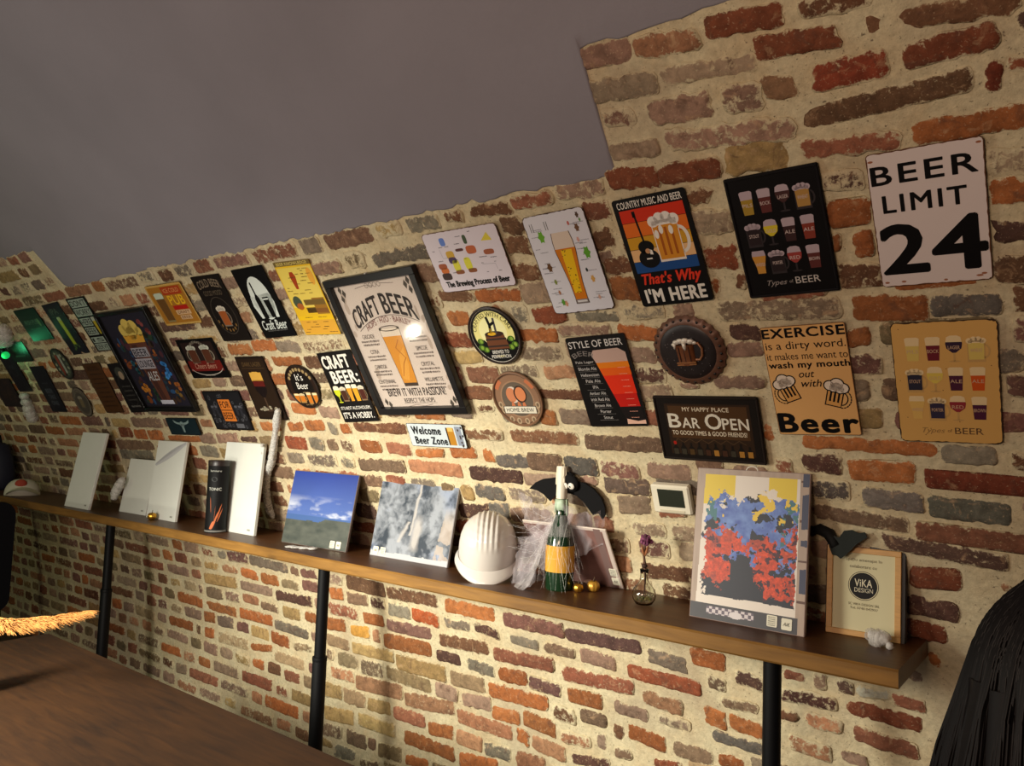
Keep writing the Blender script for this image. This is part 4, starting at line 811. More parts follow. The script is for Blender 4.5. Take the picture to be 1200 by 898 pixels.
S = Sign(27.3, 9.3)
S.txt('Welcome', -4.4, 1.9, 14.6, 3.3, BLACK, .08); S.txt('Beer Zone', -3.0, -2.1, 16, 3.1, BLACK, .08)
S.rect(6.0, -3.6, 9.2, 3.2, lin((170, 118, 40)), 2); S.rect(6.4, 1.8, 8.8, 3.4, lin((206, 170, 96)), 3); S.rect(5.5, -3.6, 6.1, 3.3, lin((60, 46, 34)), 3); S.rect(9.8, -3.6, 12.6, 3.8, lin((130, 136, 150)), 1)
for i in range(10): S.ell(rn.uniform(10, 13), rn.uniform(-4, 4), .4, .5, lin((66, 56, 50)), 2, 8)
place_sign(S, 'tin_sign', 'small pale blue tin sign reading Welcome Beer Zone beneath the big black frame', 'sign', -1.896, 1.603, -.004, lin((188, 196, 200)), lin((36, 30, 28)), rad=.6, worn=.25, group=G1)

# framed posters
def framed(name, label, u, s_, rot, w_, h_, bar, depth, fcol, S, bg, glass=True):
    root = thing(name, wall_mat(u, s_, rot, .02), label, 'framed poster', 'framed posters on the vault')
    fr = MB(); W2, H2 = w_/200, h_/200; b_ = bar/100
    for cx, cy, dx, dy in ((0, H2-b_/2, 2*W2, b_), (0, -H2+b_/2, 2*W2, b_), (W2-b_/2, 0, b_, 2*H2-2*b_), (-W2+b_/2, 0, b_, 2*H2-2*b_)):
        fr.box((cx, cy, depth/2), (dx, dy, depth), bev=.0015, col=fcol)
    fr.build('frame', mat('black frame lacquer', rough=.35, attr=True), root)
    p = MB(); p.box((0, 0, .003), (2*W2-b_, 2*H2-b_, .004), col=bg)
    k0 = len(p.v); p.v += [(x, y, z-S.z+.0052) for x, y, z in S.p.v]; p.f += [tuple(i+k0 for i in f) for f in S.p.f]; p.c += S.p.c; p.m += S.p.m
    p.build('print', MPR, root)
    S.flush(root, MPR, (0, 0, .0053-S.z))
    if glass:
        g = bpy.data.materials.new('picture glass'); g.use_nodes = True; nt = g.node_tree
        for nd in list(nt.nodes): nt.nodes.remove(nd)
        o_ = nt.nodes.new('ShaderNodeOutputMaterial'); mx = nt.nodes.new('ShaderNodeMixShader'); tr = nt.nodes.new('ShaderNodeBsdfTransparent'); gl = nt.nodes.new('ShaderNodeBsdfGlossy'); gl.inputs['Roughness'].default_value = .06
        fz = nt.nodes.new('ShaderNodeMath'); fz.operation = 'POWER'; fz.inputs[1].default_value = 3.; lw = nt.nodes.new('ShaderNodeLayerWeight'); lw.inputs[0].default_value = .5; nt.links.new(lw.outputs['Facing'], fz.inputs[0])
        nt.links.new(fz.outputs[0], mx.inputs[0]); nt.links.new(tr.outputs[0], mx.inputs[1]); nt.links.new(gl.outputs[0], mx.inputs[2]); nt.links.new(mx.outputs[0], o_.inputs[0])
        MB().box((0, 0, .0105), (2*W2-2*b_+.004, 2*H2-2*b_+.004, .0015)).build('glass_pane', g, root)
    return root

S = Sign(44.3, 53.9)
INK = lin((44, 36, 34)); INK2 = lin((96, 84, 78))
S.pint(-.6, -4.6, 9.6, 22.5, lin((196, 130, 42)), lin((206, 190, 172)), out=lin((60, 46, 36)), taper=.66, ff=.14, base=.05)
S.poly([(-3.4, -13), (-.6, -14), (2.0, -8), (2.6, -1), (-1, -4)], lin((206, 146, 60)), 4); S.line([(-2.6, -12), (0, -7), (2, -5), (-1, -1), (1.6, 2)], .35, lin((160, 96, 34)), 5)
S.ring(-.6, 6.5, 4.9, 1.1, .35, lin((60, 48, 40)), 5)
def arch(x, y): return (x, y-((x/15.)**2)*4.2+(x/15.)*.6)
S.txt('CRAFT', -8.6, 15.6, 14.8, 7.2, INK, .04, warp=arch); S.txt('BEER', 8.0, 15.6, 14.8, 7.6, INK, .04, warp=arch)
S.line([arch(x, 11.3) for x in range(-15, 16)], .25, INK2, 3)
def arch2(x, y): return (x, y-((x/12.)**2)*3.2)
S.txt('HOPS · H2O · BARLEY', 0, 10.0, 22, 2.3, lin((110, 60, 56)), .008, warp=arch2)
for i, (a, b_) in enumerate((('CASCADE', 'COLUMBUS'), ('CITRA', 'SIMCOE'), ('CHINOOK', 'CRYSTAL'), ('CENTENNIAL', 'WILLAMETTE'))):
    for t, x in ((a, -12.2), (b_, 11.2)):
        y = 4.2-6.0*i; S.txt(t, x, y, len(t)*.88, 1.6, INK, 0)
        S.scrib(x-4.6, x+4.6, y-1.9, .85, INK2, 3, i); S.scrib(x-4.2, x+4.2, y-3.2, .85, INK2, 3, i+9)
S.txt('BREW IT WITH PASSION!', 0, -18.4, 28.5, 3.2, INK, .02); S.txt('RESPECT THE HOPS', .2, -21.8, 15, 1.8, INK, .004); S.rect(-8, -23.1, 8.4, -22.95, INK2, 3)
for k in range(4): S.ring(-3+2*k, 22.6, .9, .9, .18, INK2, 3, 16)
S.line([(-9, 22.2), (-4, 22.8), (0, 22.2)], .18, INK2, 3); S.line([(4, 22.8), (10, 22.2)], .18, INK2, 3); S.line([(-6, -24.2), (-2, -23.6), (2, -24.2), (6, -23.6)], .18, INK2, 3)
for x, y in ((-17, 22.4), (-15.4, 21), (-17, 19), (16.6, 22.2), (15, 21), (16.6, 19), (-17, -22.2), (-15.4, -23.4), (17, -22), (15.2, -23.4)): S.poly([(x-.9, y), (x, y-1.6), (x+.9, y), (x, y+1.6)], lin((70, 62, 54)), 3)
for i in range(16): S.ell(rn.choice((-1, 1))*rn.uniform(15, 18.6), rn.uniform(-22, 22), rn.uniform(.5, 1.4), rn.uniform(1, 2.6), lin((172, 154, 140)), 1, 12)
b_ = framed('framed_poster', 'big black framed poster behind glass headed CRAFT BEER with a tall amber glass', -1.924, 1.966, .023, 44.3, 53.9, 2.7, .022, lin((18, 16, 17)), S, lin((198, 182, 170)))
for x, y in ((.0, .2695), (.0, -.2695)):
    MB().box((x, y, .012), (.004, .006, .012), col=lin((210, 205, 200))).build('hanging_clip', MPR, b_)

S = Sign(49.1, 54.5)
S.rect(-21.6, -24.6, 21.6, 25, lin((28, 24, 40)), 1)
for i in range(120):
    c = rn.choice(((44, 30, 54), (70, 34, 44), (30, 50, 66), (120, 60, 30), (36, 70, 110), (60, 40, 26), (34, 56, 40), (150, 84, 30)))
    y = rn.uniform(-23, 14); S.ell(rn.uniform(-20, 20), y, rn.uniform(.8, 2.6), rn.uniform(.7, 2.2), lin(c), 2, 9)
for x, y, c in ((14, -2, (50, 120, 190)), (16, -6, (44, 110, 180)), (13, -8, (60, 130, 200)), (-14, 0, (40, 90, 110)), (-12, -5, (36, 80, 90)), (17, -14, (150, 84, 34)), (-13, -14, (176, 110, 34)), (-16, -16, (190, 120, 40)), (14, -18, (120, 90, 40)), (12, 19, (130, 60, 60)), (16, 15, (120, 50, 50))):
    for k in range(3): S.ell(x+rn.uniform(-1.5, 1.5), y+rn.uniform(-1.5, 1.5), 1.5, 1.2, lin(c), 3, 9)
S.poly([(-4.2, -21.5), (4.2, -21.5), (8.4, 10), (-8.4, 10)], lin((92, 50, 36)), 4); S.poly([(-3, -21), (1, -21), (-1.4, 9), (-6.4, 9)], lin((66, 34, 28)), 5)
S.poly([(-8.4, 10), (8.4, 10), (9.4, 14), (-9.4, 14)], lin((206, 150, 50)), 5)
for x, y, r_ in ((-6.6, 16.6, 3.6), (-1.6, 18.6, 4.4), (4, 18, 4), (7.2, 15.6, 2.8), (0, 15, 4)): S.ell(x, y, r_, r_*.9, lin((206, 178, 88)), 5, 18)
S.rect(-6, -23.6, 6, -21.4, lin((190, 190, 206)), 5)
S.rect(-8.6, 2.4, 6.4, 7.4, lin((150, 146, 156)), 6); S.rect(-9.4, -4, 6.0, 1.6, lin((156, 150, 160)), 6)
S.txt('BEER', -1.2, 4.8, 13, 3.8, lin((40, 34, 44)), .03, lay=7); S.txt('LOUNGE', -1.6, -1.2, 13.6, 3.8, lin((40, 34, 44)), .03, lay=7)
S.txt('ALES', -.6, -8, 10.6, 5, lin((186, 184, 186)), .02, .3, lay=7)
framed('framed_poster', 'tall dark colourful poster in black frame, foaming brown glass with grey lettering', -3.646, 1.964, .002, 49.1, 54.5, 1.8, .022, lin((14, 13, 14)), S, lin((18, 16, 20)), glass=False)

# smaller signs, middle
S = Sign(20, 30)
S.txt('CRAFT', -1.0, 10.8, 15.6, 5.6, WHITE, .07); S.txt('BEER:', 1.0, 4.4, 15.6, 5.4, WHITE, .07)
for i, (x, c, k) in enumerate(((-7, (190, 196, 40), 't'), (-3.4, (66, 36, 24), 'm'), (.4, (206, 140, 40), 'w'), (3.8, (212, 150, 40), 'p'), (7.2, (70, 30, 22), 'm'))):
    {'t': lambda: S.tulip(x, -2.8, 3.8, 7.4, lin(c), FOAM), 'm': lambda: S.mug(x, -2.8, 2.8, 6, lin(c), FOAM, lin((120, 96, 70))), 'w': lambda: S.weizen(x, -2.6, 3, 7.6, lin(c), FOAM), 'p': lambda: S.pint(x, -2.7, 3, 7.4, lin(c), FOAM)}[k]()
S.txt("IT'S NOT ALCOHOLISM,", 0, -8.9, 17.4, 1.7, WHITE, .015); S.txt("IT'S A HOBBY.", 0, -12, 17.4, 2.8, WHITE, .03)
place_sign(S, 'tin_sign', "black tin sign, CRAFT BEER: IT'S NOT ALCOHOLISM, IT'S A HOBBY., five glasses across", 'sign', -2.283, 1.8, .048, lin((18, 15, 15)), lin((34, 26, 24)), rad=.4, group=G1)

S = Sign(20, 30)
YL = lin((222, 178, 40))
S.rect(-10, 13.2, 10, 15, lin((110, 92, 50)), 1); S.txt('BEER KNOWLEDGE', 0, 14.1, 17, 1.2, lin((214, 190, 110)), .02)
S.rect(-9.4, -3.4, 9.4, 12.6, lin((222, 196, 90)), 1); S.rect(2.4, -6.4, 9.2, 0.2, lin((150, 106, 40)), 2); S.rect(-2.6, -5.8, 2.4, -3.6, lin((96, 78, 40)), 3); S.rect(-2.4, -2.6, 9, -.4, lin((112, 88, 44)), 3); S.rect(-2.4, -5.8, 9, -4.0, lin((128, 84, 40)), 3)
S.rect(-9.8, -8.6, 9.8, -7.0, lin((228, 184, 30)), 2); S.rect(-9.6, -14.6, 9.6, -8.8, lin((216, 160, 56)), 1)
S.poly([(-3.2, 4), (-1.8, 4), (-.8, 9), (-1.6, 10.8), (-3.4, 10.8), (-4.0, 9)], lin((160, 60, 26)), 3); S.ell(-6.0, -1.4, 2.4, 2.7, lin((70, 80, 62)), 3); S.ell(-5.4, -3, 1.8, 1.4, lin((166, 90, 40)), 4); S.ell(7.4, 8.6, 1.6, 3.4, lin((220, 160, 60)), 3)
for i in range(42):
    x = rn.uniform(-9, 6); y = rn.choice((11.8, 11, 9.8, 8.6, 7.2, 6, 4.6, 3.4, 2.2, -7.6, -9.6, -10.6, -11.6, -12.6, -13.8)); S.scrib(x, x+rn.uniform(1.2, 3.4), y, .35, lin((110, 84, 40)), 4, i)
place_sign(S, 'tin_sign', 'yellow infographic tin sign about beer left of the big CRAFT BEER frame', 'sign', -2.295, 2.172, -.038, YL, lin((150, 110, 40)), rad=.3, group=G1)

S = Sign(20, 30)
CR = lin((206, 212, 206))
S.ell(.3, 2, 6.2, 9.2, CR, 1, 36); S.poly([(-6.2, 3), (-7, -1), (-5.4, -6.4), (5.6, -6.4), (6.9, 0), (6, 4)], CR, 1)
S.poly([(-3.8, -6.6), (-3.8, 2), (-2.8, 4), (-2.8, 9), (-1.9, 9), (-1.9, 4), (-.9, 2), (-.9, -6.6)][::-1], BLACK, 2); S.poly([(1.2, -6.4), (3.8, -6.4), (4.4, 2.4), (.6, 2.4)], BLACK, 2); S.rect(.8, 1.2, 4.2, 1.8, CR, 3)
S.txt('Craft Beer', 0, -9.4, 15.6, 4.2, CR, .02, .25); S.scrib(-6, 6.5, -12, .5, lin((90, 88, 86)), 2)
place_sign(S, 'tin_sign', 'black tin sign with white disc, bottle and glass silhouettes, script Craft Beer', 'sign', -2.558, 2.177, .004, BLACK, BLACK, rad=.3, group=G1)

S = Sign(20, 30)
GR = lin((126, 110, 92))
S.txt('COLD BEER', 0, 11.2, 15.6, 3.6, GR, .02, warp=lambda x, y: (x, y-.02*x*x+.6)); S.txt('GOOD MOOD', 0, 7.2, 12.6, 2.2, lin((92, 80, 66)), .01)
S.ring(0, -3.2, 7.4, 8.6, .3, lin((70, 62, 54)), 1, 36); S.mug(-.4, -3.4, 5.0, 9, lin((150, 80, 40)), lin((206, 196, 180)), lin((120, 106, 92)))
for k in range(7): a = R(200+20*k); S.ell(6.2*math.cos(a), -3.4+6.6*math.sin(a), .5, .8, lin((120, 90, 50)), 2, 9)
place_sign(S, 'tin_sign', 'dark brown tin sign headed COLD BEER with one amber mug in an oval', 'sign', -2.851, 2.176, -.024, lin((27, 22, 20)), lin((20, 16, 15)), rad=.3, group=G1)

S = Sign(29.2, 19.8)
OC = lin((176, 132, 54)); S.rect(-13.6, -8.8, 13.6, 8.8, lin((166, 112, 40)), 1); S.rect(-3, 4.6, 12, 8.4, lin((166, 60, 28)), 2)
S.txt('ICE COLD', 4.4, 6.6, 12, 2.0, lin((214, 150, 90)), .01); S.txt('PUB', 5.0, 2.0, 12, 4.6, lin((226, 176, 40)), .04); S.rect(-.6, -2.6, 10.6, -.6, lin((176, 34, 26)), 2)
S.rect(-.4, -5, 10.8, -2.8, lin((206, 170, 130)), 2); S.txt('DRAFT', 5.4, -3.9, 9, 1.4, lin((120, 70, 40)), .01); S.rect(1, -7.4, 9.6, -5.4, lin((206, 170, 130)), 2); S.txt('BEER', 5.4, -6.4, 7, 1.3, lin((120, 70, 40)), .01)
S.pint(-7.4, -1, 7, 14, lin((104, 72, 36)), lin((190, 200, 180)), out=lin((136, 120, 80)), taper=.8, ff=.2)
place_sign(S, 'tin_sign', 'small ochre landscape tin sign with red panel and glass, left of the COLD BEER sign', 'sign', -3.182, 2.224, -.01, lin((196, 156, 84)), lin((110, 84, 44)), rad=1., worn=.25, group=G1)

S = Sign(30, 19.5)
S.rect(-12.6, -6, 12.6, 8.2, lin((40, 28, 26)), 1); S.rect(-13, -6.2, 13, -1, lin((104, 28, 24)), 2)
for cx, hs in ((-5.6, -1), (5.2, 1)): S.mug(cx, 2.2, 6, 8.6, lin((84, 48, 34)), lin((190, 190, 176)), lin((130, 120, 104)), hs)
S.arct('BREWED', 0, -1, 8.6, 130, 50, 1.2, lin((150, 140, 126)), .01); S.txt('Cheers Beers', 0, -3.6, 17, 2.8, lin((176, 130, 110)), .0, .3, lay=6); S.ring(0, -4, 13, 4.4, .4, lin((170, 160, 150)), 3, 20, R(195), R(345))
S.scrib(-4, 4, -8.4, .6, lin((120, 112, 104)), 2)
place_sign(S, 'tin_sign', 'small black landscape tin sign with two clinking mugs over a dark red band', 'sign', -3.178, 1.955, -.006, BLACK, BLACK, rad=.4, group=G1)

S = Sign(29.8, 19.7)
S.rect(-13.8, -9, 13.8, 9, lin((30, 29, 32)), 1)
for i in range(46):
    x, y = rn.uniform(-13, 13), rn.uniform(-8.5, 8.5)
    if abs(x) > 5 or y > 6 or y < -6.6: S.ring(x, y, rn.uniform(.5, 1.4), rn.uniform(.5, 1.4), .2, lin((92, 92, 98)), 2, 12)
for x in (-11, -8, 8, 11): S.pint(x, 0, 2.2, 5, lin((44, 44, 50)), lin((84, 84, 92)))
S.rect(-4.6, -5.4, 4.8, 5.6, lin((206, 116, 46)), 3); S.txt('FOR', 0, 3.0, 7.6, 3.4, lin((60, 34, 24)), .02, lay=6); S.txt('BEER', 0, -2.6, 7.8, 3.4, lin((60, 34, 24)), .02, lay=6); S.rect(-4.4, .0, 4.6, .4, lin((60, 34, 24)), 5)
S.rect(3, -8.8, 9, -6.6, lin((90, 90, 96)), 3)
place_sign(S, 'tin_sign', 'small chalkboard style tin sign with a bright orange lettered block in its middle', 'sign', -3.167, 1.692, .003, lin((22, 21, 23)), BLACK, rad=.4, group=G1)

S = Sign(28, 9.3)
BN = lin((120, 138, 138)); S.rect(-13.6, -4.2, 13.6, 4.3, lin((24, 38, 44)), 1)
S.ell(0, 1.2, 1.9, 1.5, BN, 2, 14); S.poly([(-1.2, .6), (-.7, -3.2), (.7, -3.2), (1.2, .6)], BN, 2)
for sg in (-1, 1): S.poly([(sg*1.4, 2.0), (sg*4.4, 2.4), (sg*7.4, 3.6), (sg*6.6, 2.0), (sg*4.2, 1.2), (sg*1.6, .9)][::sg], BN, 2); S.ell(sg*.7, .9, .4, .4, DK, 3, 8)
place_sign(S, 'tin_sign', 'small dark teal tin sign with pale bull skull above the white canvases', 'sign', -3.611, 1.601, .011, lin((18, 24, 28)), BLACK, rad=.4, group=G1)

S = Sign(20, 30)
S.rect(-9, -14, 9, 14, lin((40, 28, 20)), 1); S.txt('DARK LAGER', 0, 11.4, 13, 2, lin((92, 70, 44)), .01); S.rect(-8, 9.4, 8, 9.6, lin((80, 60, 40)), 2)
S.tulip(0, -1.6, 8.8, 19, lin((26, 18, 18)), lin((206, 158, 70)), glass=lin((70, 52, 40))); S.rect(-3.9, 1, 3.9, 4.0, lin((90, 28, 24)), 4); S.rect(-4.1, 3.6, 4.1, 7.6, lin((206, 158, 70)), 4)
for i in range(16): S.ell(rn.uniform(-6, 6), rn.uniform(-11, -8.6), .9, .5, lin((150, 140, 120)), 4, 9)
place_sign(S, 'tin_sign', "tall dark brown tin sign with stout glass, left of the round It's Beer sign", 'sign', -2.84, 1.80, -.02, lin((30, 21, 17)), lin((20, 15, 12)), rad=.4, group=G1)

# far left group
S = Sign(20, 30)
PW = lin((150, 162, 150))
for t, y, h_, x0, x1 in (("DON'T", 12, 4.2, -8.4, 8.4), ('WORRY', 7, 4.2, -8.4, 8.4), ('HERE', 1.6, 4.2, -8.4, 2.6), ('BEER', -3.6, 4.2, -8.4, 2.6), ('IS', -8.6, 3, -8.4, 5), ('SERVED', -12.6, 3.6, -8.4, 8.4)):
    S.rect(x0, y-h_/2-.1, x1, y+h_/2+.1, PW, 1); S.txt(t, (x0+x1)/2, y, x1-x0-1.2, h_-.9, BLACK, .02)
S.pint(6, -1, 4.4, 10, lin((170, 150, 40)), lin((170, 176, 160)))
place_sign(S, 'tin_sign', "narrow looking black and white tin sign starting DON'T, left of the tall colourful poster", 'sign', -4.006, 2.182, -.001, BLACK, BLACK, rad=.3, group=G1)
S = Sign(20, 30)
S.pint(0, -1.4, 4.2, 17, lin((150, 164, 40)), lin((150, 170, 120)), taper=.8, ff=.12); S.txt('IPA', -.4, 10.4, 9, 3.4, lin((80, 100, 84)), .01); S.scrib(-6, 6, 7.6, .7, lin((60, 76, 66)), 2)
for k in range(6): S.ell(3*math.cos(k), -10.6+1.4*math.sin(k*1.7), .9, .8, lin((70, 96, 50)), 2, 9)
place_sign(S, 'tin_sign', 'dark navy tin sign with one slim glowing yellow green glass', 'sign', -4.303, 2.175, .029, lin((26, 28, 36)), BLACK, rad=.3, group=G1)
S = Sign(27.4, 19.5)
S.rect(-13, -9, 13, 9, lin((18, 52, 38)), 1); S.txt('IRISH PUB', -1, 1.6, 17, 2.8, lin((80, 130, 100)), .0, .25); S.scrib(-7, 6, -2.4, .9, lin((60, 100, 80)), 2); S.ell(8.6, 1, 1.2, 2.4, lin((90, 140, 90)), 2)
place_sign(S, 'tin_sign', 'dark green landscape tin sign near the upper left corner of the wall', 'sign', -4.64, 2.224, .004, lin((14, 40, 32)), lin((12, 26, 22)), rad=.4, group=G1)
S = Sign(20.4, 29.8)
S.rect(-9.6, -14.2, 9.6, 14.2, lin((74, 46, 24)), 1)
for k in range(9): S.scrib(-7, 7, 11-2.7*k, .9, lin((46, 28, 16)), 2, k)
S.txt('BEER MENU', 0, 12.4, 12, 1.5, lin((46, 28, 16)), .01)
place_sign(S, 'tin_sign', 'plain brown tin sign with faint dark lines of print', 'sign', -4.264, 1.818, .022, lin((64, 40, 22)), lin((40, 26, 16)), rad=.4, group=G1)
S = Sign(18, 28.4)
S.ell(0, 8.6, 4.6, 3.4, lin((60, 62, 56)), 1); S.ell(.4, 7.2, 2.4, 2.4, lin((150, 130, 110)), 2); S.ring(0, -1, 6.6, 9.4, .3, lin((54, 52, 50)), 1)
for k in range(4): S.scrib(-4.6, 4.6, 1-2.6*k, 1, lin((66, 64, 62)), 2, k)
S.scrib(-5, 5, -10.6, 1.1, lin((96, 94, 92)), 2)
place_sign(S, 'tin_sign', 'black tin sign with a small pale emblem at top beside the tall colourful poster', 'sign', -3.996, 1.816, .034, lin((22, 20, 22)), BLACK, rad=.4, group=G1)
S = Sign(20.2, 30.1)
for k, t in enumerate(('BEER', 'TAKE', 'ONE')): S.txt(t, .4, -1-4*k, 9, 2.8, lin((84, 88, 98)), .01)
S.scrib(-4, 4, 4, .8, lin((60, 62, 70)), 2)
place_sign(S, 'tin_sign', 'black tin sign with three short faint grey words, left of the grey round plaque', 'sign', -4.957, 1.818, .001, lin((20, 21, 28)), BLACK, rad=.4, group=G1)
S = Sign(19.6, 19.6)
S.ell(0, 0, 8.6, 8.6, lin((60, 66, 56)), 1); S.rect(-3.6, -7, -.6, 6, lin((130, 60, 44)), 2); S.rect(.2, -6, 2.6, 6, lin((150, 154, 140)), 2)
for k in range(14): a = R(26*k); S.ell(6.6*math.cos(a), 6.6*math.sin(a), 1.2, 1.0, lin(rn.choice(((140, 146, 120), (30, 30, 28), (90, 100, 80)))), 2, 9)
place_sign(S, 'round_sign', 'round tin plaque patched green, white and red under the yellow green glass sign', 'sign', -4.599, 1.974, 0, lin((36, 36, 32)), DK, 'round', group=G1)
S = Sign(18.6, 18.6)
S.ring(0, 0, 8.4, 8.4, .6, lin((112, 104, 92)), 1); S.ell(0, 0, 6.8, 6.8, lin((74, 68, 60)), 1); S.mug(-.4, 0, 4, 7, lin((110, 96, 70)), lin((150, 142, 126)), lin((96, 88, 76))); S.arct('BREWERY', 0, 0, 6.0, 150, 30, 1.1, lin((130, 120, 104)), .01)
place_sign(S, 'round_sign', 'round grey brown plaque with a pale mug above the leftmost canvas', 'sign', -4.595, 1.734, 0, lin((84, 76, 66)), DK, 'round', group=G1)
S = Sign(27, 13)
S.txt('CRAFT ALE', 0, 1.6, 17, 2.6, lin((60, 84, 70)), .01); S.scrib(-7, 7, -2.6, 1, lin((60, 84, 70)), 2)
place_sign(S, 'tin_sign', 'small dark sign just right of the green light bulb', 'sign', -5.07, 2.07, 0, lin((18, 28, 24)), BLACK, rad=.4, group=G1)
S = Sign(20, 30)
S.ring(0, 2, 5.5, 6.5, .4, lin((50, 52, 60)), 1); S.txt('PUB', 0, 2, 6, 2.6, lin((60, 62, 70)), .01)
place_sign(S, 'tin_sign', 'black upright tin sign under the green light bulb', 'sign', -5.30, 1.955, 0, lin((18, 18, 24)), BLACK, rad=.4, group=G1)
S = Sign(30, 20)
for k in range(12): S.ell(rn.uniform(-12, 12), rn.uniform(-8, 8), 2, 1.4, lin((52, 36, 30)), 1, 10)
S.txt('OLD ALES', 0, 0, 18, 3, lin((74, 56, 46)), .01)
place_sign(S, 'tin_sign', 'dark brown landscape sign at the far left edge above the dangling cotton', 'sign', -5.60, 1.80, 0, lin((36, 26, 24)), BLACK, rad=.8, group=G1)

# ------------------------------------------------------------------ things leaning and standing on the shelf
M_CANVAS = mat('primed canvas', (214, 214, 206), rough=.85, var=.03, vscale=8, bump=.15, bscale=300, spec=.2)
M_PIC = mat('printed picture', rough=.5, attr=True, spec=.4)

def lean_mat(x, y, yaw_, lean):
    a = Vector((math.cos(yaw_), math.sin(yaw_), 0)); b = Vector((-math.sin(yaw_), math.cos(yaw_), 0))
    u_ = b*math.sin(lean)+Vector((0, 0, 1))*math.cos(lean); n = a.cross(u_)      # n faces the room
    return Matrix(((a.x, u_.x, n.x, x), (a.y, u_.y, n.y, y), (a.z, u_.z, n.z, ZSH), (0, 0, 0, 1)))

def board(name, label, cat, x, y, yaw_, w_, h_, lean, thick, edge, pic=None, nx=70, ny=60, cards=(), group=None, m=None):
    """a panel standing on its lower edge; pic(X, Y) gives the printed colours"""
    root = thing(name, lean_mat(x, y, yaw_, lean), label, cat, group)
    b = MB(); b.box((0, h_/2, -thick/2), (w_, h_, thick), bev=.0015, col=edge)
    if pic:
        X, Y = np.meshgrid((np.arange(nx)+.5)/nx, (np.arange(ny)+.5)/ny)
        c = pic(X, Y)
        xs = np.linspace(-w_/2+.002, w_/2-.002, nx+1); ys = np.linspace(.002, h_-.002, ny+1)
        k = len(b.v)
        b.v += [(float(xx), float(yy), .0003) for yy in ys for xx in xs]
        for j in range(ny):
            for i in range(nx):
                q = k+j*(nx+1)+i
                b.f.append((q, q+1, q+nx+2, q+nx+1)); b.c.append(tuple(c[j, i])); b.m.append(0)
    b.build('panel', m or M_PIC, root)
    for (cx, cy, ink) in cards:
        S = Sign(2.6, 2.9)
        if ink == 'txt': S.txt('AiK', 0, 0, 1.8, .9, lin((60, 60, 50)), 0, .3, part=False)
        else:
            for k2 in range(5): S.scrib(-1, .9, .95-.5*k2, .26, lin((110, 108, 100)), 2, k2)
        cb = MB(); cb.prism([(px/100, py/100) for px, py in rrect(2.7, 2.9, .3)], 0, .0014, lin((214, 208, 188)))
        cb.v += S.p.v; k2 = len(cb.v)-len(S.p.v); cb.f += [tuple(i+k2 for i in f) for f in S.p.f]; cb.c += S.p.c; cb.m += S.p.m
        o = cb.build('label_card', MPR, root); o.location = (cx, cy, .0006)
    return root

def canvas(label, x, y, yaw_, w_, h_, lean, leaf=None):
    root = thing('artist_canvas', lean_mat(x, y, yaw_, lean), label, 'canvas', 'blank white canvases on the shelf')
    b = MB(); b.box((0, h_/2, -.008), (w_, h_, .016), bev=.002); b.build('stretched_face', M_CANVAS, root)
    f = MB()
    for cx, cy, dx, dy in ((0, .012, w_-.006, .02), (0, h_-.012, w_-.006, .02), (-w_/2+.013, h_/2, .02, h_-.044), (w_/2-.013, h_/2, .02, h_-.044)): f.box((cx, cy, -.0172), (dx, dy, .003))
    f.build('stretcher_bars', M_PINE, root)
    s_ = MB(); s_.box((w_*.36, .022, .0002), (.022, .008, .0008), col=lin((150, 150, 140))); s_.build('signature', MPR, root)
    if leaf:
        l = MB()
        for k in range(26):
            t = k/25; x0 = leaf[0]+(leaf[2]-leaf[0])*t; y0 = leaf[1]+(leaf[3]-leaf[1])*t; wd = .018*math.sin(PI*min(1, t*.9+.08))
            l.add([(x0, y0, .0005), (x0+.012, y0+.004, .0005), (x0+.016+wd*.5, y0+wd+.01, .0005), (x0+.004+wd*.5, y0+wd+.006, .0005)], [(0, 1, 2, 3)], lin((176, 174, 176)))
            l.add([(x0, y0, .0005), (x0+.012, y0+.004, .0005), (x0+.020+wd*.7, y0-wd*.4, .0005), (x0+.010+wd*.7, y0-wd*.4-.003, .0005)], [(3, 2, 1, 0)], lin((184, 182, 184)))
        l.build('printed_feather', MPR, root)
M_PINE = mat('pine strip', (176, 140, 96), rough=.7, var=.15, vscale=40)
canvas('tall narrow looking pale green white canvas leaning alone, leftmost of the blank canvases', -4.501, -.469, .012, .282, .425, .171)
canvas('short white canvas half hidden behind the taller feather canvas', -4.085, -.364, .025, .268, .290, .155)
canvas('tall white canvas with a faint grey feather print, beside the gold mini pumpkin', -3.752, -.386, .004, .275, .397, .099, leaf=(-.13, .27, .12, .385))
canvas('tall cream white canvas behind the black cardboard tube', -3.115, -.377, .011, .291, .409, .071)

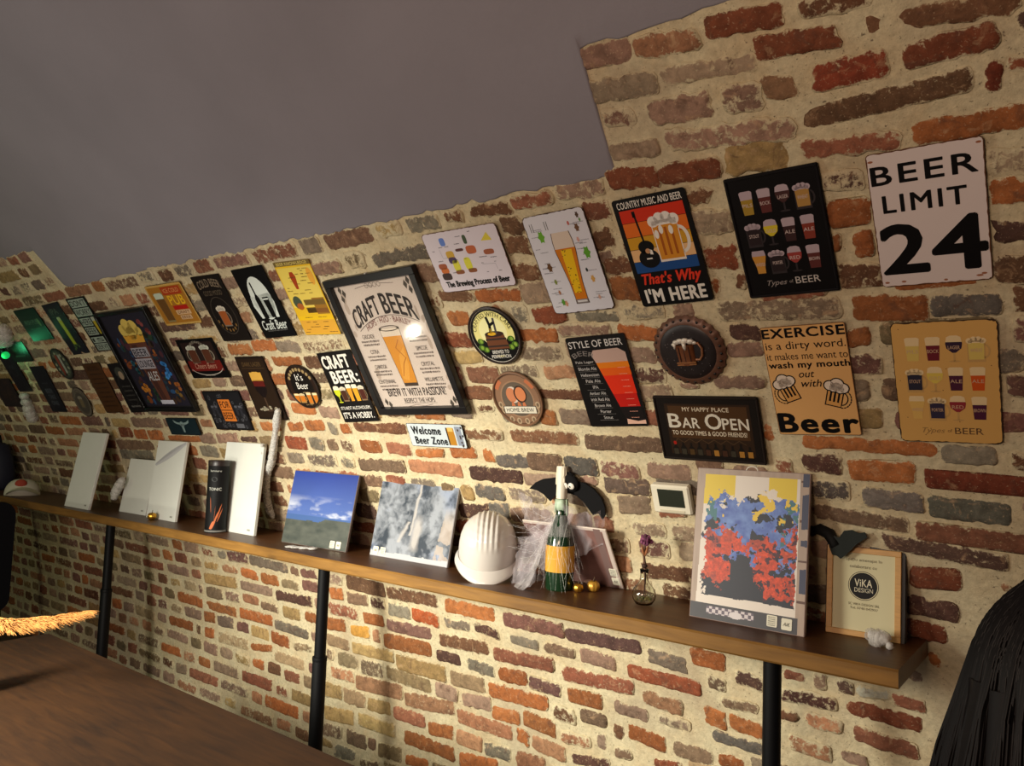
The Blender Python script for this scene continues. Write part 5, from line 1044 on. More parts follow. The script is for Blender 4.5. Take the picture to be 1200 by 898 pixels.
def sea(X, Y):
    c = np.zeros(X.shape+(3,))
    def A(*q): return np.array(lin(q))
    t = np.clip((Y-.36)/.64, 0, 1)[..., None]
    c[:] = A(80, 106, 170)*(1-t)+A(34, 56, 140)*t
    n = fbm(X*3+1, Y*8, 3, 5); n2 = fbm(X*7, Y*14, 13, 4)
    cl = np.clip((n-.5)*6, 0, 1)*np.clip(1-abs(Y-.50)*5.5, 0, 1); cl = np.clip(cl+np.clip((n2-.5)*4, 0, 1)*np.clip(1-abs(Y-.44)*9, 0, 1)*(X > .35), 0, 1)[..., None]
    c = c*(1-cl)+A(196, 200, 214)*cl
    c[...] *= (.70+.24*fbm(X*2, Y*3, 23, 3))[..., None]
    seam = (Y < .40) & (Y > .22); c[seam] = A(58, 86, 138)
    coast = .385-.17*np.clip((.62-X)/.3, 0, 1)-.02*fbm(X*9, X*0+2, 4, 3); land = Y < np.maximum(coast, .31+.03*fbm(X*8, X*0, 6, 3))
    g = fbm(X*9, Y*14, 8, 5)[..., None]; lc = A(40, 48, 46)*(1-g)+A(88, 90, 82)*g
    c[land] = lc[land]; return c
def rocks(X, Y):
    def A(*q): return np.array(lin(q))
    wx = X+.10*(fbm(X*4, Y*4, 1, 4)-.5); wy = Y+.2*(fbm(X*4, Y*4, 7, 4)-.5)
    n = fbm(wx*7, wy*4, 5, 6); r_ = 1-abs(fbm(wx*5+3, wy*5, 15, 5)-.5)*4
    n3 = fbm(wx*22, wy*18, 55, 4); v = np.clip(.5+2.6*(n-.5)+.35*(r_-.5)+1.1*(n3-.5), 0, 1)[..., None]
    c = A(40, 48, 60)*(1-v)+A(140, 144, 152)*v
    b = np.clip((fbm(X*2.5, Y*2.5, 31, 3)-.5)*3, 0, .7)[..., None]; c = c*(1-b)+c*np.array((.75, .9, 1.25))*b
    st = np.clip(1-abs(wx-(.54-.10*(1-wy)))/.022, 0, 1)*(Y > .32); st = np.maximum(st, np.clip(1-abs(wx-.56)/.075, 0, 1)*np.clip((.62-Y)*5, 0, 1)*np.clip((Y-.10)*8, 0, 1))
    st = np.maximum(st, np.clip(1-abs(wx-.42+.3*(.45-Y))/.03, 0, 1)*(Y > .22)*(Y < .5)*.7)
    st = np.clip(st*1.4, 0, .85)[..., None]; c = c*(1-st)+A(172, 166, 162)*st
    e = ((X > .93-.12*(1-Y))*np.clip((.75-Y)*3, 0, .7)*(fbm(X*5, Y*5, 2, 3) > .35))[..., None]; c = c*(1-e)+A(168, 152, 138)*e
    bl = (Y < .05+.03*fbm(X*20, X*0, 9, 3))[..., None]; c = np.where(bl, A(170, 170, 172), c); return c
board('landscape_print', 'print of a deep blue sky over sea and headland, leaning on the wall', 'picture', -2.560, -.376, .047, .392, .307, .182, .012, lin((110, 96, 90)), sea, 90, 80, ((.115, .022, 'q'), (.150, .022, 'txt')), 'picture boards on the shelf')
board('rock_print', 'grey blue print of a rock face with a pale streak, left of the white helmet', 'picture', -2.064, -.328, .026, .398, .290, .181, .012, lin((150, 146, 150)), rocks, 110, 84, ((-.168, .022, 'txt'), (-.130, .022, 'q')), 'picture boards on the shelf')

def splash(X, Y):
    def A(*q): return np.array(lin(q))
    c = np.zeros(X.shape+(3,)); c[:] = A(168, 146, 130)
    bk = fbm(X*30, Y*6, 2, 3)[..., None]; c = c*(.8+.3*bk)
    for y0 in (.2, .45, .7, .95): c[(abs(Y-y0) < .008) & (X > .93)] = A(90, 60, 50)
    c[(X > .945) & (Y > .25) & (fbm(X*3, Y*9, 8, 3) > .52)] = A(52, 56, 80)
    inn = (X > .045+.03*Y) & (X < .925) & (Y > .10) & (Y < .965)
    p = np.zeros_like(c); p[:] = A(216, 204, 192)
    n = lambda s, k, o=5: fbm(X*s, Y*s*1.3, k, o)
    rag = (n(8, 3)-.5)*.34+(n(30, 4)-.5)*.26
    yl = ((Y > .80+(n(5, 5)-.5)*.2) & (X < .36)) | ((X > .66) & (Y > .84+(n(6, 6)-.5)*.2) & (X < .9)); p[yl] = A(216, 186, 50)
    f = .5+.42*(Y-.5)
    body = (Y < .83+rag*.7-.10*abs(X-.5)) & (X > .10+rag*.35) & (X < .915+rag*.1) & (Y > .145+.02*n(14, 7))
    p[body] = A(28, 28, 42)
    blue = body & (Y > .40+rag*1.2) & (n(11, 9) > .36+.5*np.clip(.58-Y, 0, 1)); 
    q = n(20, 10)[..., None]; bl = A(44, 62, 150)*(1-q)+A(120, 150, 206)*q; p[blue] = bl[blue]
    tl = body & (Y > .5) & ((X < .2) | (X > .78)) & (n(14, 12) > .55); p[tl] = A(60, 110, 116)
    yy = body & (Y > .60) & (n(9, 14) > .60) & (X > .25); p[yy] = A(222, 186, 60)
    dark = (abs(X-.47) < .09*np.clip(1.2-1.2*(Y-.1), .2, 1)+rag*.2) & (Y < .44) & body
    red = body & (Y < .58+rag*.8) & (Y > .27+.18*(abs(X-.45) < .10)+rag*.45-.07*(X > .65)) & (n(13, 16) > .36)
    q = n(30, 18)[..., None]; q3 = n(70, 28, 3)[..., None]; rc = A(110, 30, 40)*(1-q)+A(216, 84, 40)*q; rc = np.where((n(7, 20) > .45)[..., None], A(214, 70, 34)*(.5+.6*q), rc)*(.55+.9*q3)
    p[dark] = A(30, 28, 42); red2 = red & ~(dark & (n(12, 22) < .55)); p[red2] = rc[red2]
    hole = body & (n(22, 24) > .66); p[hole & red] = A(70, 26, 40)
    c[inn] = p[inn]
    strip = (Y < .10) & (X < .95); c[strip] = A(58, 54, 58)
    ch = strip & (Y > .035) & (Y < .085) & (X > .15) & (X < .58); v = ((np.floor(X*34)+np.floor(Y*44)) % 2)[..., None]; cc = A(196, 184, 186)*v+A(92, 80, 92)*(1-v); c[ch] = cc[ch]
    wt = strip & (((X-.42)/.06)**2+((Y-.05)/.022)**2 < 1); c[wt] = A(206, 196, 196)
    return c*.97
root = board('abstract_painting', 'large splashed abstract print in red, blue, yellow and black on the shelf', 'picture', -.751, -.382, -.019, .314, .413, .101, .014, lin((150, 128, 120)), splash, 190, 250, ((.074, .026, 'q'), (.112, .024, 'txt')), 'picture boards on the shelf')
h = MB(); n = 16
h.tube([(.0+.016*math.cos(PI*i/n), .411+.013*math.sin(PI*i/n), -.003) for i in range(n+1)], .0022, 8, lin((214, 206, 190))); h.build('hanging_loop', MPR, root, True)

# board leaning forward behind the bottle
def dusk(X, Y):
    def A(*q): return np.array(lin(q))
    v = fbm(X*3, Y*4, 41, 4)[..., None]; c = A(96, 66, 62)*(1-v)+A(150, 112, 104)*v
    c[(X > .95) | (Y > .975)] = A(196, 180, 170); c[(X > .86) & (X < .95)] = A(120, 96, 92); return c
board('forward_leaning_print', 'brownish pink print tipped forward behind the bottle and cobweb', 'picture', -1.384, -.184, -.009, .326, .236, -.56, .006, lin((206, 190, 176)), dusk, 50, 30, ((.144, .066, 'q'), (.144, .030, 'txt')), 'picture boards on the shelf')

# black cardboard tube
root = thing('cardboard_tube', (-3.190, -.425, ZSH), 'tall black cardboard gift tube with copper plant drawing, before the cream canvas', 'tube')
b = MB(); b.lathe([(.044, 0), (.046, .002), (.046, .316), (.045, .318)], seg=40, col=lin((9, 8, 9)))
def ontube(b, pts, c, r_=.0464):
    b.add([(r_*math.sin(a+1.0), -r_*math.cos(a+1.0), z) for a, z in pts], [tuple(range(len(pts)))], c)
COP = lin((190, 104, 64))
for (a0, z0, a1, z1, wd) in ((-.65, .16, -.5, .09, .012), (-.3, .03, .25, .10, .010), (.0, .06, .5, .13, .008), (-.6, .02, -.05, .05, .014), (.1, .05, .6, .11, .005), (-.2, .05, -.1, .12, .006)):
    for k in range(8):
        t0, t1 = k/8, (k+1)/8; w0, w1 = wd*math.sin(PI*t0)+.001, wd*math.sin(PI*t1)+.001
        A0, Z0, A1, Z1 = a0+(a1-a0)*t0, z0+(z1-z0)*t0, a0+(a1-a0)*t1, z0+(z1-z0)*t1
        ontube(b, [(A0, Z0-w0), (A1, Z1-w1), (A1, Z1+w1), (A0, Z0+w0)], COP)
b.build('tube_body', mat('satin black print', rough=.62, attr=True, spec=.2), root, R(40))
t_ = MB()
for s_, zc, hh, aw, c in (('lumiere', .278, .009, .55, (190, 190, 180)), ('TONIC', .196, .013, .62, (206, 206, 196))):
    v, f = glyphs(s_, .0)
    t_.add([(.0466*math.sin((x-.5)*2*aw+.75), -.0466*math.cos((x-.5)*2*aw+.75), zc+(y-.5)*hh) for x, y in v], f, lin(c))
ontube(t_, [(-.35+.3*math.cos(2*PI*i/16), .24+.011*math.sin(2*PI*i/16)) for i in range(16)], lin((58, 60, 60)), .0465)
t_.build('lettering', MPR, root)
MB().lathe([(.047, .300), (.0472, .302), (.0472, .322), (.0455, .3245), (.0001, .3245)], seg=40, col=lin((34, 22, 20))).build('lid', mat('dark lid', rough=.4, attr=True), root, R(40))
MB().lathe([(.0468, .004), (.0468, .012)], seg=40, col=lin((110, 108, 104))).build('base_band', MPR, root, R(40))

# white hard hat
M_HAT = mat('white glossy plastic', (204, 196, 188), rough=.24, coat=.4)
hm = Matrix.Translation((-1.652, -.355, ZSH+.078)) @ Matrix.Rotation(R(36), 4, 'Z') @ Matrix.Rotation(R(23), 4, 'X')
root = thing('hard_hat', hm, 'white plastic hard hat sitting on the shelf between rock print and bottle', 'helmet')
b = MB(); seg = 120
base_prof = [(1.0, 0), (.995, .03), (.97, .06), (.92, .09), (.83, .118), (.70, .140), (.52, .157), (.30, .167), (.12, .170), (.0001, .171)]
prof = [(float(np.interp(t, range(10), [q[0] for q in base_prof])), float(np.interp(t, range(10), [q[1] for q in base_prof]))) for t in np.linspace(0, 9, 46)]
vs = []
for r_, z in prof:
    for i in range(seg):
        a = 2*PI*i/seg; x, y = .100*r_*math.cos(a), .112*r_*math.sin(a)
        rib = max(0, min(1, (z-.07)/.03))*(.5+.5*math.cos(x*2*PI/.017))*(abs(x) < .044)*.0042
        vs.append((x, y*(1+rib*4), z*.84+rib))
fs = [(j*seg+i, j*seg+(i+1) % seg, (j+1)*seg+(i+1) % seg, (j+1)*seg+i) for j in range(len(prof)-1) for i in range(seg)]
b.add(vs, fs); b.build('shell', M_HAT, root, True)
seg = 72; b = MB(); vs = []
for r_, z in ((.99, .004), (1.03, -.004), (1.09, -.012), (1.10, -.017), (1.05, -.016), (.97, -.006)):
    for i in range(seg):
        a = 2*PI*i/seg; f = max(0, -math.sin(a))**2*.022*(r_ > 1.0)
        vs.append((.103*r_*math.cos(a), .114*r_*math.sin(a)-f, z-max(0, -math.sin(a))**2*.012*(r_ > 1.)))
b.add(vs, [(j*seg+i, j*seg+(i+1) % seg, (j+1)*seg+(i+1) % seg, (j+1)*seg+i) for j in range(5) for i in range(seg)]); b.build('brim', M_HAT, root, True)
b = MB(); b.tube([(.088*math.cos(2*PI*i/40), .100*math.sin(2*PI*i/40), .010) for i in range(41)], .006, 6, lin((40, 40, 42)))
b.build('headband', mat('black webbing', rough=.8, attr=True), root, True)

# green bottle with candle
M_GLASS = mat('dark green bottle glass', (20, 46, 26), rough=.12, spec=.6, coat=.3)
root = thing('wine_bottle', (-1.370, -.338, ZSH), 'dark green bottle with orange yellow label used as a candle holder, wrapped in cobweb', 'bottle')
MB().lathe([(.030, .004), (.042, 0), (.0455, .006), (.046, .10), (.0455, .135), (.042, .160), (.034, .188), (.024, .215), (.0175, .238), (.0155, .262), (.0165, .264), (.0175, .270), (.0170, .282), (.0150, .286)], seg=40).build('bottle_glass', M_GLASS, root, R(50))
MB().lathe([(.0464, .058), (.0466, .060), (.0466, .138), (.0464, .140)], seg=40, col=lin((206, 150, 50))).build('paper_label', MPR, root, R(50))
rn = random.Random(8)
wx_ = MB().lathe([(.0175, .250), (.019, .262), (.0195, .275), (.0185, .285)], seg=22, fn=lambda a, z: 1+.1*math.sin(5*a+z*90))
for k in range(14):
    a = rn.uniform(0, 6.28); z0 = rn.uniform(.225, .262); wx_.tube([(.0185*math.cos(a), .0185*math.sin(a), .285), (.0195*math.cos(a), .0195*math.sin(a), .265), (.021*math.cos(a), .021*math.sin(a), z0)], [.003, .0035, .002], 6)
wx_.build('wax_drips', mat('green white wax', (168, 186, 160), rough=.5), root, True)
root = thing('candle', (-1.370, -.338, ZSH+.2865), 'tall half burnt white candle stuck in the bottle neck', 'candle')
MB().lathe([(.0165, 0), (.0172, .01), (.0170, .095), (.0182, .100), (.0172, .104), (.012, .100), (.0001, .098)], seg=24, fn=lambda a, z: 1+.05*math.sin(4*a+40*z)+.04*math.sin(9*a)).build('wax_stick', mat('ivory wax', (226, 216, 196), rough=.5), root, R(60))
b = MB()
for k in range(9):
    a = rn.uniform(0, 6.28); l = rn.uniform(.02, .07); b.tube([(.017*math.cos(a), .017*math.sin(a), .101), (.0182*math.cos(a), .0182*math.sin(a), .101-l*.6), (.018*math.cos(a), .018*math.sin(a), .101-l)], [.0022, .0028, .0035], 7)
b.build('drips', mat('ivory wax runs', (226, 214, 190), rough=.5), root, True)
MB().tube([(0, 0, .097), (.0006, .0004, .104), (.002, .001, .110)], .0011, 6).build('wick', mat('burnt wick', (24, 20, 18), rough=.9), root)

# cobweb and cotton
def web_mat(name, col_, dens, scale_):
    m = bpy.data.materials.new(name); m.use_nodes = True; nt = m.node_tree; N = nt.nodes; L = nt.links
    b = N['Principled BSDF']; b.inputs['Base Color'].default_value = lin(col_)+(1,); b.inputs['Roughness'].default_value = .95; b.inputs['Specular IOR Level'].default_value = .05
    tc = N.new('ShaderNodeTexCoord'); n = N.new('ShaderNodeTexNoise'); n.inputs['Scale'].default_value = scale_; n.inputs['Detail'].default_value = 7; n.inputs['Distortion'].default_value = 1.2
    mp = N.new('ShaderNodeMapping'); mp.inputs['Scale'].default_value = (1, 1, .45); L.new(tc.outputs['Object'], mp.inputs[0]); L.new(mp.outputs[0], n.inputs['Vector'])
    mr = N.new('ShaderNodeMapRange'); mr.inputs[1].default_value = .30; mr.inputs[2].default_value = .75; mr.inputs[3].default_value = dens*.25; mr.inputs[4].default_value = dens*1.7
    L.new(n.outputs['Fac'], mr.inputs[0]); L.new(mr.outputs[0], b.inputs['Alpha']); return m
M_VEIL = web_mat('cobweb veil', (206, 200, 200), .24, 30); M_VEIL2 = web_mat('thin cobweb veil', (206, 196, 200), .26, 22); M_FIB = mat('cobweb fibre', (214, 208, 204), rough=.9)
M_COT = web_mat('cotton wool', (220, 216, 210), .50, 60)
M_COT2 = mat('cotton core', (214, 210, 204), rough=.95, bump=1., bscale=70, spec=.05)
root = thing('cobweb', (-1.37, -.338, ZSH), 'grey stretched cobweb veil draped over the bottle and spreading left to the helmet', 'cobweb')
b = MB(); prof = [(.020, .235), (.030, .205), (.047, .170), (.056, .13), (.060, .09), (.064, .05), (.072, .02), (.085, .004)]
seg = 60; vs = []
for r_, z in prof:
    for i in range(seg):
        a = 2*PI*i/seg; left = max(0, math.cos(a-PI*1.12))
        nz = float(fbm(np.array(2+2*math.cos(a)), np.array(2*math.sin(a)+z*18), 6, 3))-.5
        k = 1+nz*.35+left*(.75*(1-z/.24)**1.5)
        y = max(r_*k*math.sin(a), -.125)
        vs.append((r_*k*math.cos(a), y, z))
b.add(vs, [(j*seg+i, j*seg+(i+1) % seg, (j+1)*seg+(i+1) % seg, (j+1)*seg+i) for j in range(len(prof)-1) for i in range(seg)]); keep_ = [i for i, f in enumerate(b.f) if not (math.cos(2*PI*(i % seg)/seg+.35) > -.15 and i//seg >= 2)]; b.f = [b.f[i] for i in keep_]; b.c = [b.c[i] for i in keep_]; b.m = [b.m[i] for i in keep_]; b.build('draped_veil', M_VEIL, root, True)
def sheet(P00, P10, P01, P11, sag, nm, nu=18, nv=12):
    b = MB(); P00, P10, P01, P11 = map(Vector, (P00, P10, P01, P11)); vs = []
    for j in range(nv+1):
        for i in range(nu+1):
            u, v = i/nu, j/nv
            p = (P00*(1-u)+P10*u)*(1-v)+(P01*(1-u)+P11*u)*v
            nz = Vector((float(vnoise(np.array(u*5.), np.array(v*5.), 3))-.5, float(vnoise(np.array(u*5.+7), np.array(v*5.), 4))-.5, float(vnoise(np.array(u*5.), np.array(v*5.+9), 5))-.5))
            vs.append(p+nz*.03+Vector((0, -.01, -sag*math.sin(PI*u)*(v if sag > 0 else 1))))
    b.add(vs, [(j*(nu+1)+i, j*(nu+1)+i+1, (j+1)*(nu+1)+i+1, (j+1)*(nu+1)+i) for j in range(nv) for i in range(nu)]); return b.build(nm, M_VEIL2, root, True)
sheet((-.19, .085, .075), (-.03, .02, .05), (-.21, .060, .29), (-.01, .0, .275), .02, 'stretched_veil')
sheet((.01, .02, .10), (.115, .08, .14), (.01, 0, .265), (.12, .06, .255), .01, 'stretched_veil')
sheet((-.20, -.0, .008), (-.05, -.07, .004), (-.165, .01, .14), (-.03, -.02, .20), .0, 'stretched_veil')
b = MB(); rn = random.Random(5)
for k in range(110):
    a0 = rn.uniform(0, 6.28); z0 = rn.uniform(.1, .25); z1 = rn.uniform(.0, .12); a1 = a0+rn.uniform(-1, 1)
    r0, r1 = .026+.16*(.25-z0), .05+rn.uniform(0, .03)
    if rn.random() < .45: p1 = Vector((rn.uniform(-.21, -.06), rn.uniform(-.05, .07), rn.uniform(.004, .26)))
    else: p1 = Vector((r1*math.cos(a1), r1*math.sin(a1), z1))
    p0 = Vector((r0*math.cos(a0), r0*math.sin(a0), z0)); mid = (p0+p1)/2+Vector((rn.uniform(-.015, .015), rn.uniform(-.02, .01), rn.uniform(-.012, .012)))
    if abs(mid.x) < .046 and abs(mid.y) < .046: mid.y = -.056
    b.tube([p0, p0*.4+mid*.6, mid, mid*.5+p1*.5, p1], rn.choice((.00012, .00015, .0002)), 3)
b.build('loose_strands', M_FIB, root)

def cotton(label, mw, blobs, n_f, seed, name='cotton_tuft', group='cotton cobweb tufts'):
    """blobs (x, y, z, r) in the tuft's own space"""
    root = thing(name, mw, label, 'cotton', group); rn = random.Random(seed); b = MB(); c = MB()
    for x, y, z, r_ in blobs:
        ph = rn.uniform(0, 50)
        fn = lambda d, ph=ph: .72+.56*float(fbm(np.array(d.x*2.2+ph), np.array(d.y*2.2+d.z*2.9+ph), 3, 4))
        b.sphere((x, y, z), r_*1.15, 20, 14, fn=fn); c.sphere((x, y, z), r_*.66, 16, 12, fn=fn)
    c.build('core', M_COT2, root, True); b.build('fluff', M_COT, root, True)
    f = MB()
    for k in range(n_f):
        x, y, z, r_ = rn.choice(blobs); d = Vector((rn.gauss(0, 1), rn.gauss(0, 1), rn.gauss(0, 1))).normalized(); e = Vector((rn.gauss(0, 1), rn.gauss(0, 1), rn.gauss(0, 1))).normalized()
        p = Vector((x, y, z)); f.tube([p+d*r_*.7, p+d*r_*1.05+e*r_*.2, p+d*r_*1.1+e*r_*.6], .0003, 3)
    f.build('stray_fibres', M_FIB, root)
T3 = lambda x, y, z: Matrix.Translation((x, y, z))
cotton('white cotton tuft at the foot of the small framed notice', T3(-.435, -.335, ZSH), [(0, 0, .018, .019), (.014, -.004, .022, .015), (-.013, 0, .024, .014), (.03, -.012, .008, .008)], 60, 1)
cotton('grey white cotton tuft clinging to the edge of the short white canvas', T3(-4.235, -.385, 1.165), [(0, 0, 0, .022), (.018, 0, .022, .022), (.036, 0, .045, .022), (.052, .004, .068, .018), (-.008, 0, -.022, .016)], 80, 2)
cotton('flat torn strip of cotton lying before the blue sea print', T3(-2.545, -.440, ZSH) @ Matrix.Diagonal((1, 1, .3, 1)), [(-.055+.011*k, -.022+.0045*k+.004*math.sin(k*1.7), .016, .013+.004*math.sin(k*2.3)) for k in range(11)], 50, 3)
m_ = wall_mat(-5.33, 1.70, 0, .03)
cotton('cotton tuft hanging under the black signs at far left', m_, [(.02, .08, 0, .022), (.01, .04, 0, .026), (.0, .0, 0, .030), (-.012, -.035, 0, .032), (-.02, -.07, 0, .028)], 60, 4)
cotton('cotton tuft lit green around the green light bulb', wall_mat(-5.02, 2.20, 0, .04), [(0, 0, 0, .04), (-.04, -.03, 0, .04), (-.09, -.04, 0, .035), (.03, .03, 0, .03)], 60, 6)
path = [(-2.758, 1.700), (-2.79, 1.655), (-2.83, 1.60), (-2.88, 1.53), (-2.935, 1.45), (-2.985, 1.40), (-3.015, 1.365), (-3.04, 1.31), (-3.058, 1.245), (-3.06, 1.20), (-3.045, 1.165)]
pm = wall_mat(-2.9, 1.45, 0, .02)
inv = pm.inverted()
loc = [inv @ Vector(wp(u, s, .03)) for u, s in path]
rad_ = [.012, .017, .012, .015, .017, .014, .017, .015, .016, .017, .009]
blobs = []
for p, q, r0, r1 in zip(loc, loc[1:], rad_, rad_[1:]):
    for t in (0, .14, .28, .43, .57, .71, .86): v = p.lerp(q, t); blobs.append((v.x, v.y, v.z, (r0+(r1-r0)*t)*.92))
for u, s in ((-2.99, 1.42), (-2.985, 1.45), (-2.98, 1.49), (-2.965, 1.53)): v = inv @ Vector(wp(u, s, .03)); blobs.append((v.x, v.y, v.z, .008))
cotton("long twisted strand of cotton hanging down the wall under the round It's Beer sign", pm, blobs, 160, 7)

# paper bats
M_BAT = mat('black felt', (17, 16, 17), rough=.9, spec=.2)
root = thing('bat_decoration', wall_mat(-1.38, 1.45, 0, .035), 'black bat decoration with white eyes on the wall behind the candle', 'bat')
bp = [(-.001, .064), (.007, .043), (.037, .045), (.049, .036), (.049, .015), (.087, .009), (.117, -.010), (.137, -.038), (.143, -.068), (.140, -.098), (.125, -.117), (.116, -.094), (.093, -.102), (.083, -.085), (.066, -.056), (.045, -.037), (.017, -.030), (-.014, -.032), (-.037, -.043), (-.063, -.067), (-.074, -.056), (-.088, -.041), (-.110, -.030), (-.140, -.026), (-.109, -.002), (-.074, .013), (-.042, .018), (-.018, .023)]
MB().prism(bp[::-1], -.014, -.010).build('wings', M_BAT, root)
MB().sphere((.036, .010, -.004), .032, 20, 14, sc_=(1, .95, .42)).build('head', M_BAT, root, True)
for x in (.024, .047):
    e = MB().sphere((x, .006, .0095), .0115, 14, 10, sc_=(1, 1, .35)).build('eye', mat('eye white', (224, 218, 206), rough=.5), root, True)
    MB().sphere((x-.003, .005, .0130), .0035, 8, 6, sc_=(1, 1, .4)).build('pupil', M_BAT, e, True)
root = thing('bat_decoration', (-.515, -.288, 1.30), 'black green paper bat perched over the top left corner of the framed notice', 'bat')
lf = [(-.561, 1.289), (-.561, 1.307), (-.549, 1.317), (-.536, 1.314), (-.524, 1.333), (-.505, 1.337), (-.490, 1.330), (-.474, 1.334), (-.468, 1.321), (-.482, 1.311), (-.494, 1.301), (-.507, 1.285), (-.519, 1.272), (-.532, 1.260), (-.542, 1.267), (-.553, 1.268)]
rx = Matrix.Rotation(R(90), 3, 'X').to_3x3()
b = MB().prism([(x+.515, z-1.30) for x, z in lf[::-1]], -.002, .002, lin((20, 26, 22))); b.v = [tuple(rx @ Vector(p)) for p in b.v]; b.build('wings', MPR, root)
b = MB(); b.tube([(-.03, .0, -.01), (-.05, .012, .02), (-.075, .02, .028), (-.098, .026, .024)], [.012, .016, .016, .008], 10, lin((15, 15, 15))); b.sphere((-.10, .028, .022), .016, 12, 8, lin((15, 15, 15))); b.build('body', MPR, root, True)

# framed notice with its round badge
root = thing('framed_notice', lean_mat(-.483, -.268, .055, .068), 'small wood framed notice with round black VIKA DESIGN badge at the right shelf end', 'framed notice')
b = MB(); b.box((.003, .114, -.016), (.190, .232, .030), bev=.002); b.build('backing_box', mat('black frame side', (20, 17, 16), rough=.5), root)
b = MB(); WD = mat('light oak strip', (196, 148, 84), rough=.5, var=.15, vscale=30, stretch=(1, 6, 6))
W2, H_ = .088, .224
for cx, cy, dx, dy in ((0, .007, 2*W2, .014), (0, H_-.007, 2*W2, .014), (-W2+.007, H_/2, .014, H_-.028), (W2-.007, H_/2, .014, H_-.028)): b.box((cx, cy, .004), (dx, dy, .010), bev=.001)
b.build('frame', WD, root)
S = Sign(14.8, 19.6)
S.ell(0, 1.6, 3.65, 3.65, lin((40, 38, 36)), 1, 40); S.ell(0, 1.6, 3.5, 3.5, lin((206, 196, 160)), 2, 40); S.ell(0, 1.6, 3.3, 3.3, lin((26, 25, 25)), 3, 40)
S.txt('ViKA', .0, 2.3, 4.2, 1.9, lin((214, 206, 180)), .02, lay=5); S.txt('DESIGN', .1, .5, 4.4, 1.1, lin((214, 206, 180)), .0, lay=5)
S.txt('Spațiu amenajat în', .0, 8.0, 8.6, .95, lin((90, 80, 62)), 0); S.txt('colaborare cu', -.1, 6.4, 6.4, .8, lin((90, 80, 62)), 0)
S.txt('SC VIKA DESIGN SRL', .2, -3.1, 7.4, .6, lin((90, 80, 62)), 0); S.txt('Tel: 0740 042937', .2, -4.1, 6.6, .6, lin((90, 80, 62)), 0)
b = MB(); b.box((0, H_/2, .0012), (.150, .198, .002), col=lin((206, 198, 160)))
b.v += [(x, y+H_/2, z+.0008) for x, y, z in S.p.v]; k0 = len(b.v)-len(S.p.v); b.f += [tuple(i+k0 for i in f) for f in S.p.f]; b.c += S.p.c; b.m += S.p.m
b.build('paper_sheet', MPR, root)
S.flush(root, MPR, (0, H_/2, .0008))

# little things on the shelf
M_GOLD = mat('gold foil', (214, 160, 60), rough=.3, metal=.9)
def pumpkin(label, x, y, r_, m):
    root = thing('mini_pumpkin', (x, y, ZSH), label, 'pumpkin', 'small gold pumpkins')
    MB().lathe([(.0001, .10*r_), (.45*r_, 0), (.8*r_, .22*r_), (1.0*r_, .75*r_), (.85*r_, 1.3*r_), (.5*r_, 1.58*r_), (.0001, 1.45*r_)], seg=48, fn=lambda a, z: 1-.10*abs(math.sin(4*a))**.5*(-1)-.08).build('gourd', m, root, True)
    MB().tube([(0, 0, 1.42*r_), (.05*r_, 0, 1.75*r_), (.2*r_, 0, 2.2*r_)], [.12*r_, .09*r_, .06*r_], 8).build('stem', mat('pumpkin stem', (70, 50, 24), rough=.6), root, True)
pumpkin('small gold pumpkin before the tall feather canvas', -3.770, -.418, .022, M_GOLD)
pumpkin('shiny gold mini pumpkin at the right foot of the bottle', -1.303, -.330, .0165, M_GOLD)
pumpkin('yellow and gold pumpkin behind the shiny one, under the tipped print', -1.275, -.285, .0205, mat('yellow gold paint', (190, 140, 50), rough=.4, metal=.4))
root = thing('pebble', (-1.345, -.195, ZSH), 'small pinkish white pebble behind the gold pumpkins', 'pebble')
MB().sphere((0, 0, .008), .013, 14, 10, sc_=(1.5, .9, .62), fn=lambda d: .9+.2*float(vnoise(np.array(d.x*2+3), np.array(d.y*2+d.z), 4))).build('stone', mat('pink stone', (206, 170, 156), rough=.6), root, True)

M_CLEAR = bpy.data.materials.new('clear glass'); M_CLEAR.use_nodes = True
_b = M_CLEAR.node_tree.nodes['Principled BSDF']; _b.inputs['Transmission Weight'].default_value = 1; _b.inputs['Roughness'].default_value = .03; _b.inputs['IOR'].default_value = 1.45; _b.inputs['Base Color'].default_value = (.93, .95, .9, 1)
root = thing('bud_vase', (-1.066, -.345, ZSH), 'small round clear glass bud vase standing between tipped print and abstract print', 'vase')
MB().lathe([(.012, .0), (.024, .003), (.034, .018), (.036, .030), (.032, .046), (.020, .060), (.0125, .070), (.0115, .090), (.0135, .104), (.0120, .104), (.0100, .090), (.0105, .071), (.018, .060), (.0295, .046), (.0335, .030), (.031, .018), (.022, .006), (.0001, .005)], seg=36).build('glass_bulb', M_CLEAR, root, True)
b = MB(); rn = random.Random(9)
for k in range(40):
    a, rr = rn.uniform(0, 6.28), .022*math.sqrt(rn.random()); b.sphere((rr*math.cos(a), rr*math.sin(a), .012+rn.random()*.010), .0028, 6, 4, lin(rn.choice(((120, 110, 60), (90, 96, 60), (150, 140, 90)))))
b.build('dried_filling', MPR, root)
root = thing('dried_flower', (-1.066, -.345, ZSH+.025), 'dried purple flower on brown stem standing in the bud vase', 'flower')
MB().tube([(0, 0, 0), (.003, 0, .05), (.0, .002, .09), (-.004, 0, .125), (.002, -.003, .15)], [.002, .003, .0045, .0035, .003], 8).build('stem', mat('dry stem', (92, 62, 44), rough=.8), root, True)
b = MB()
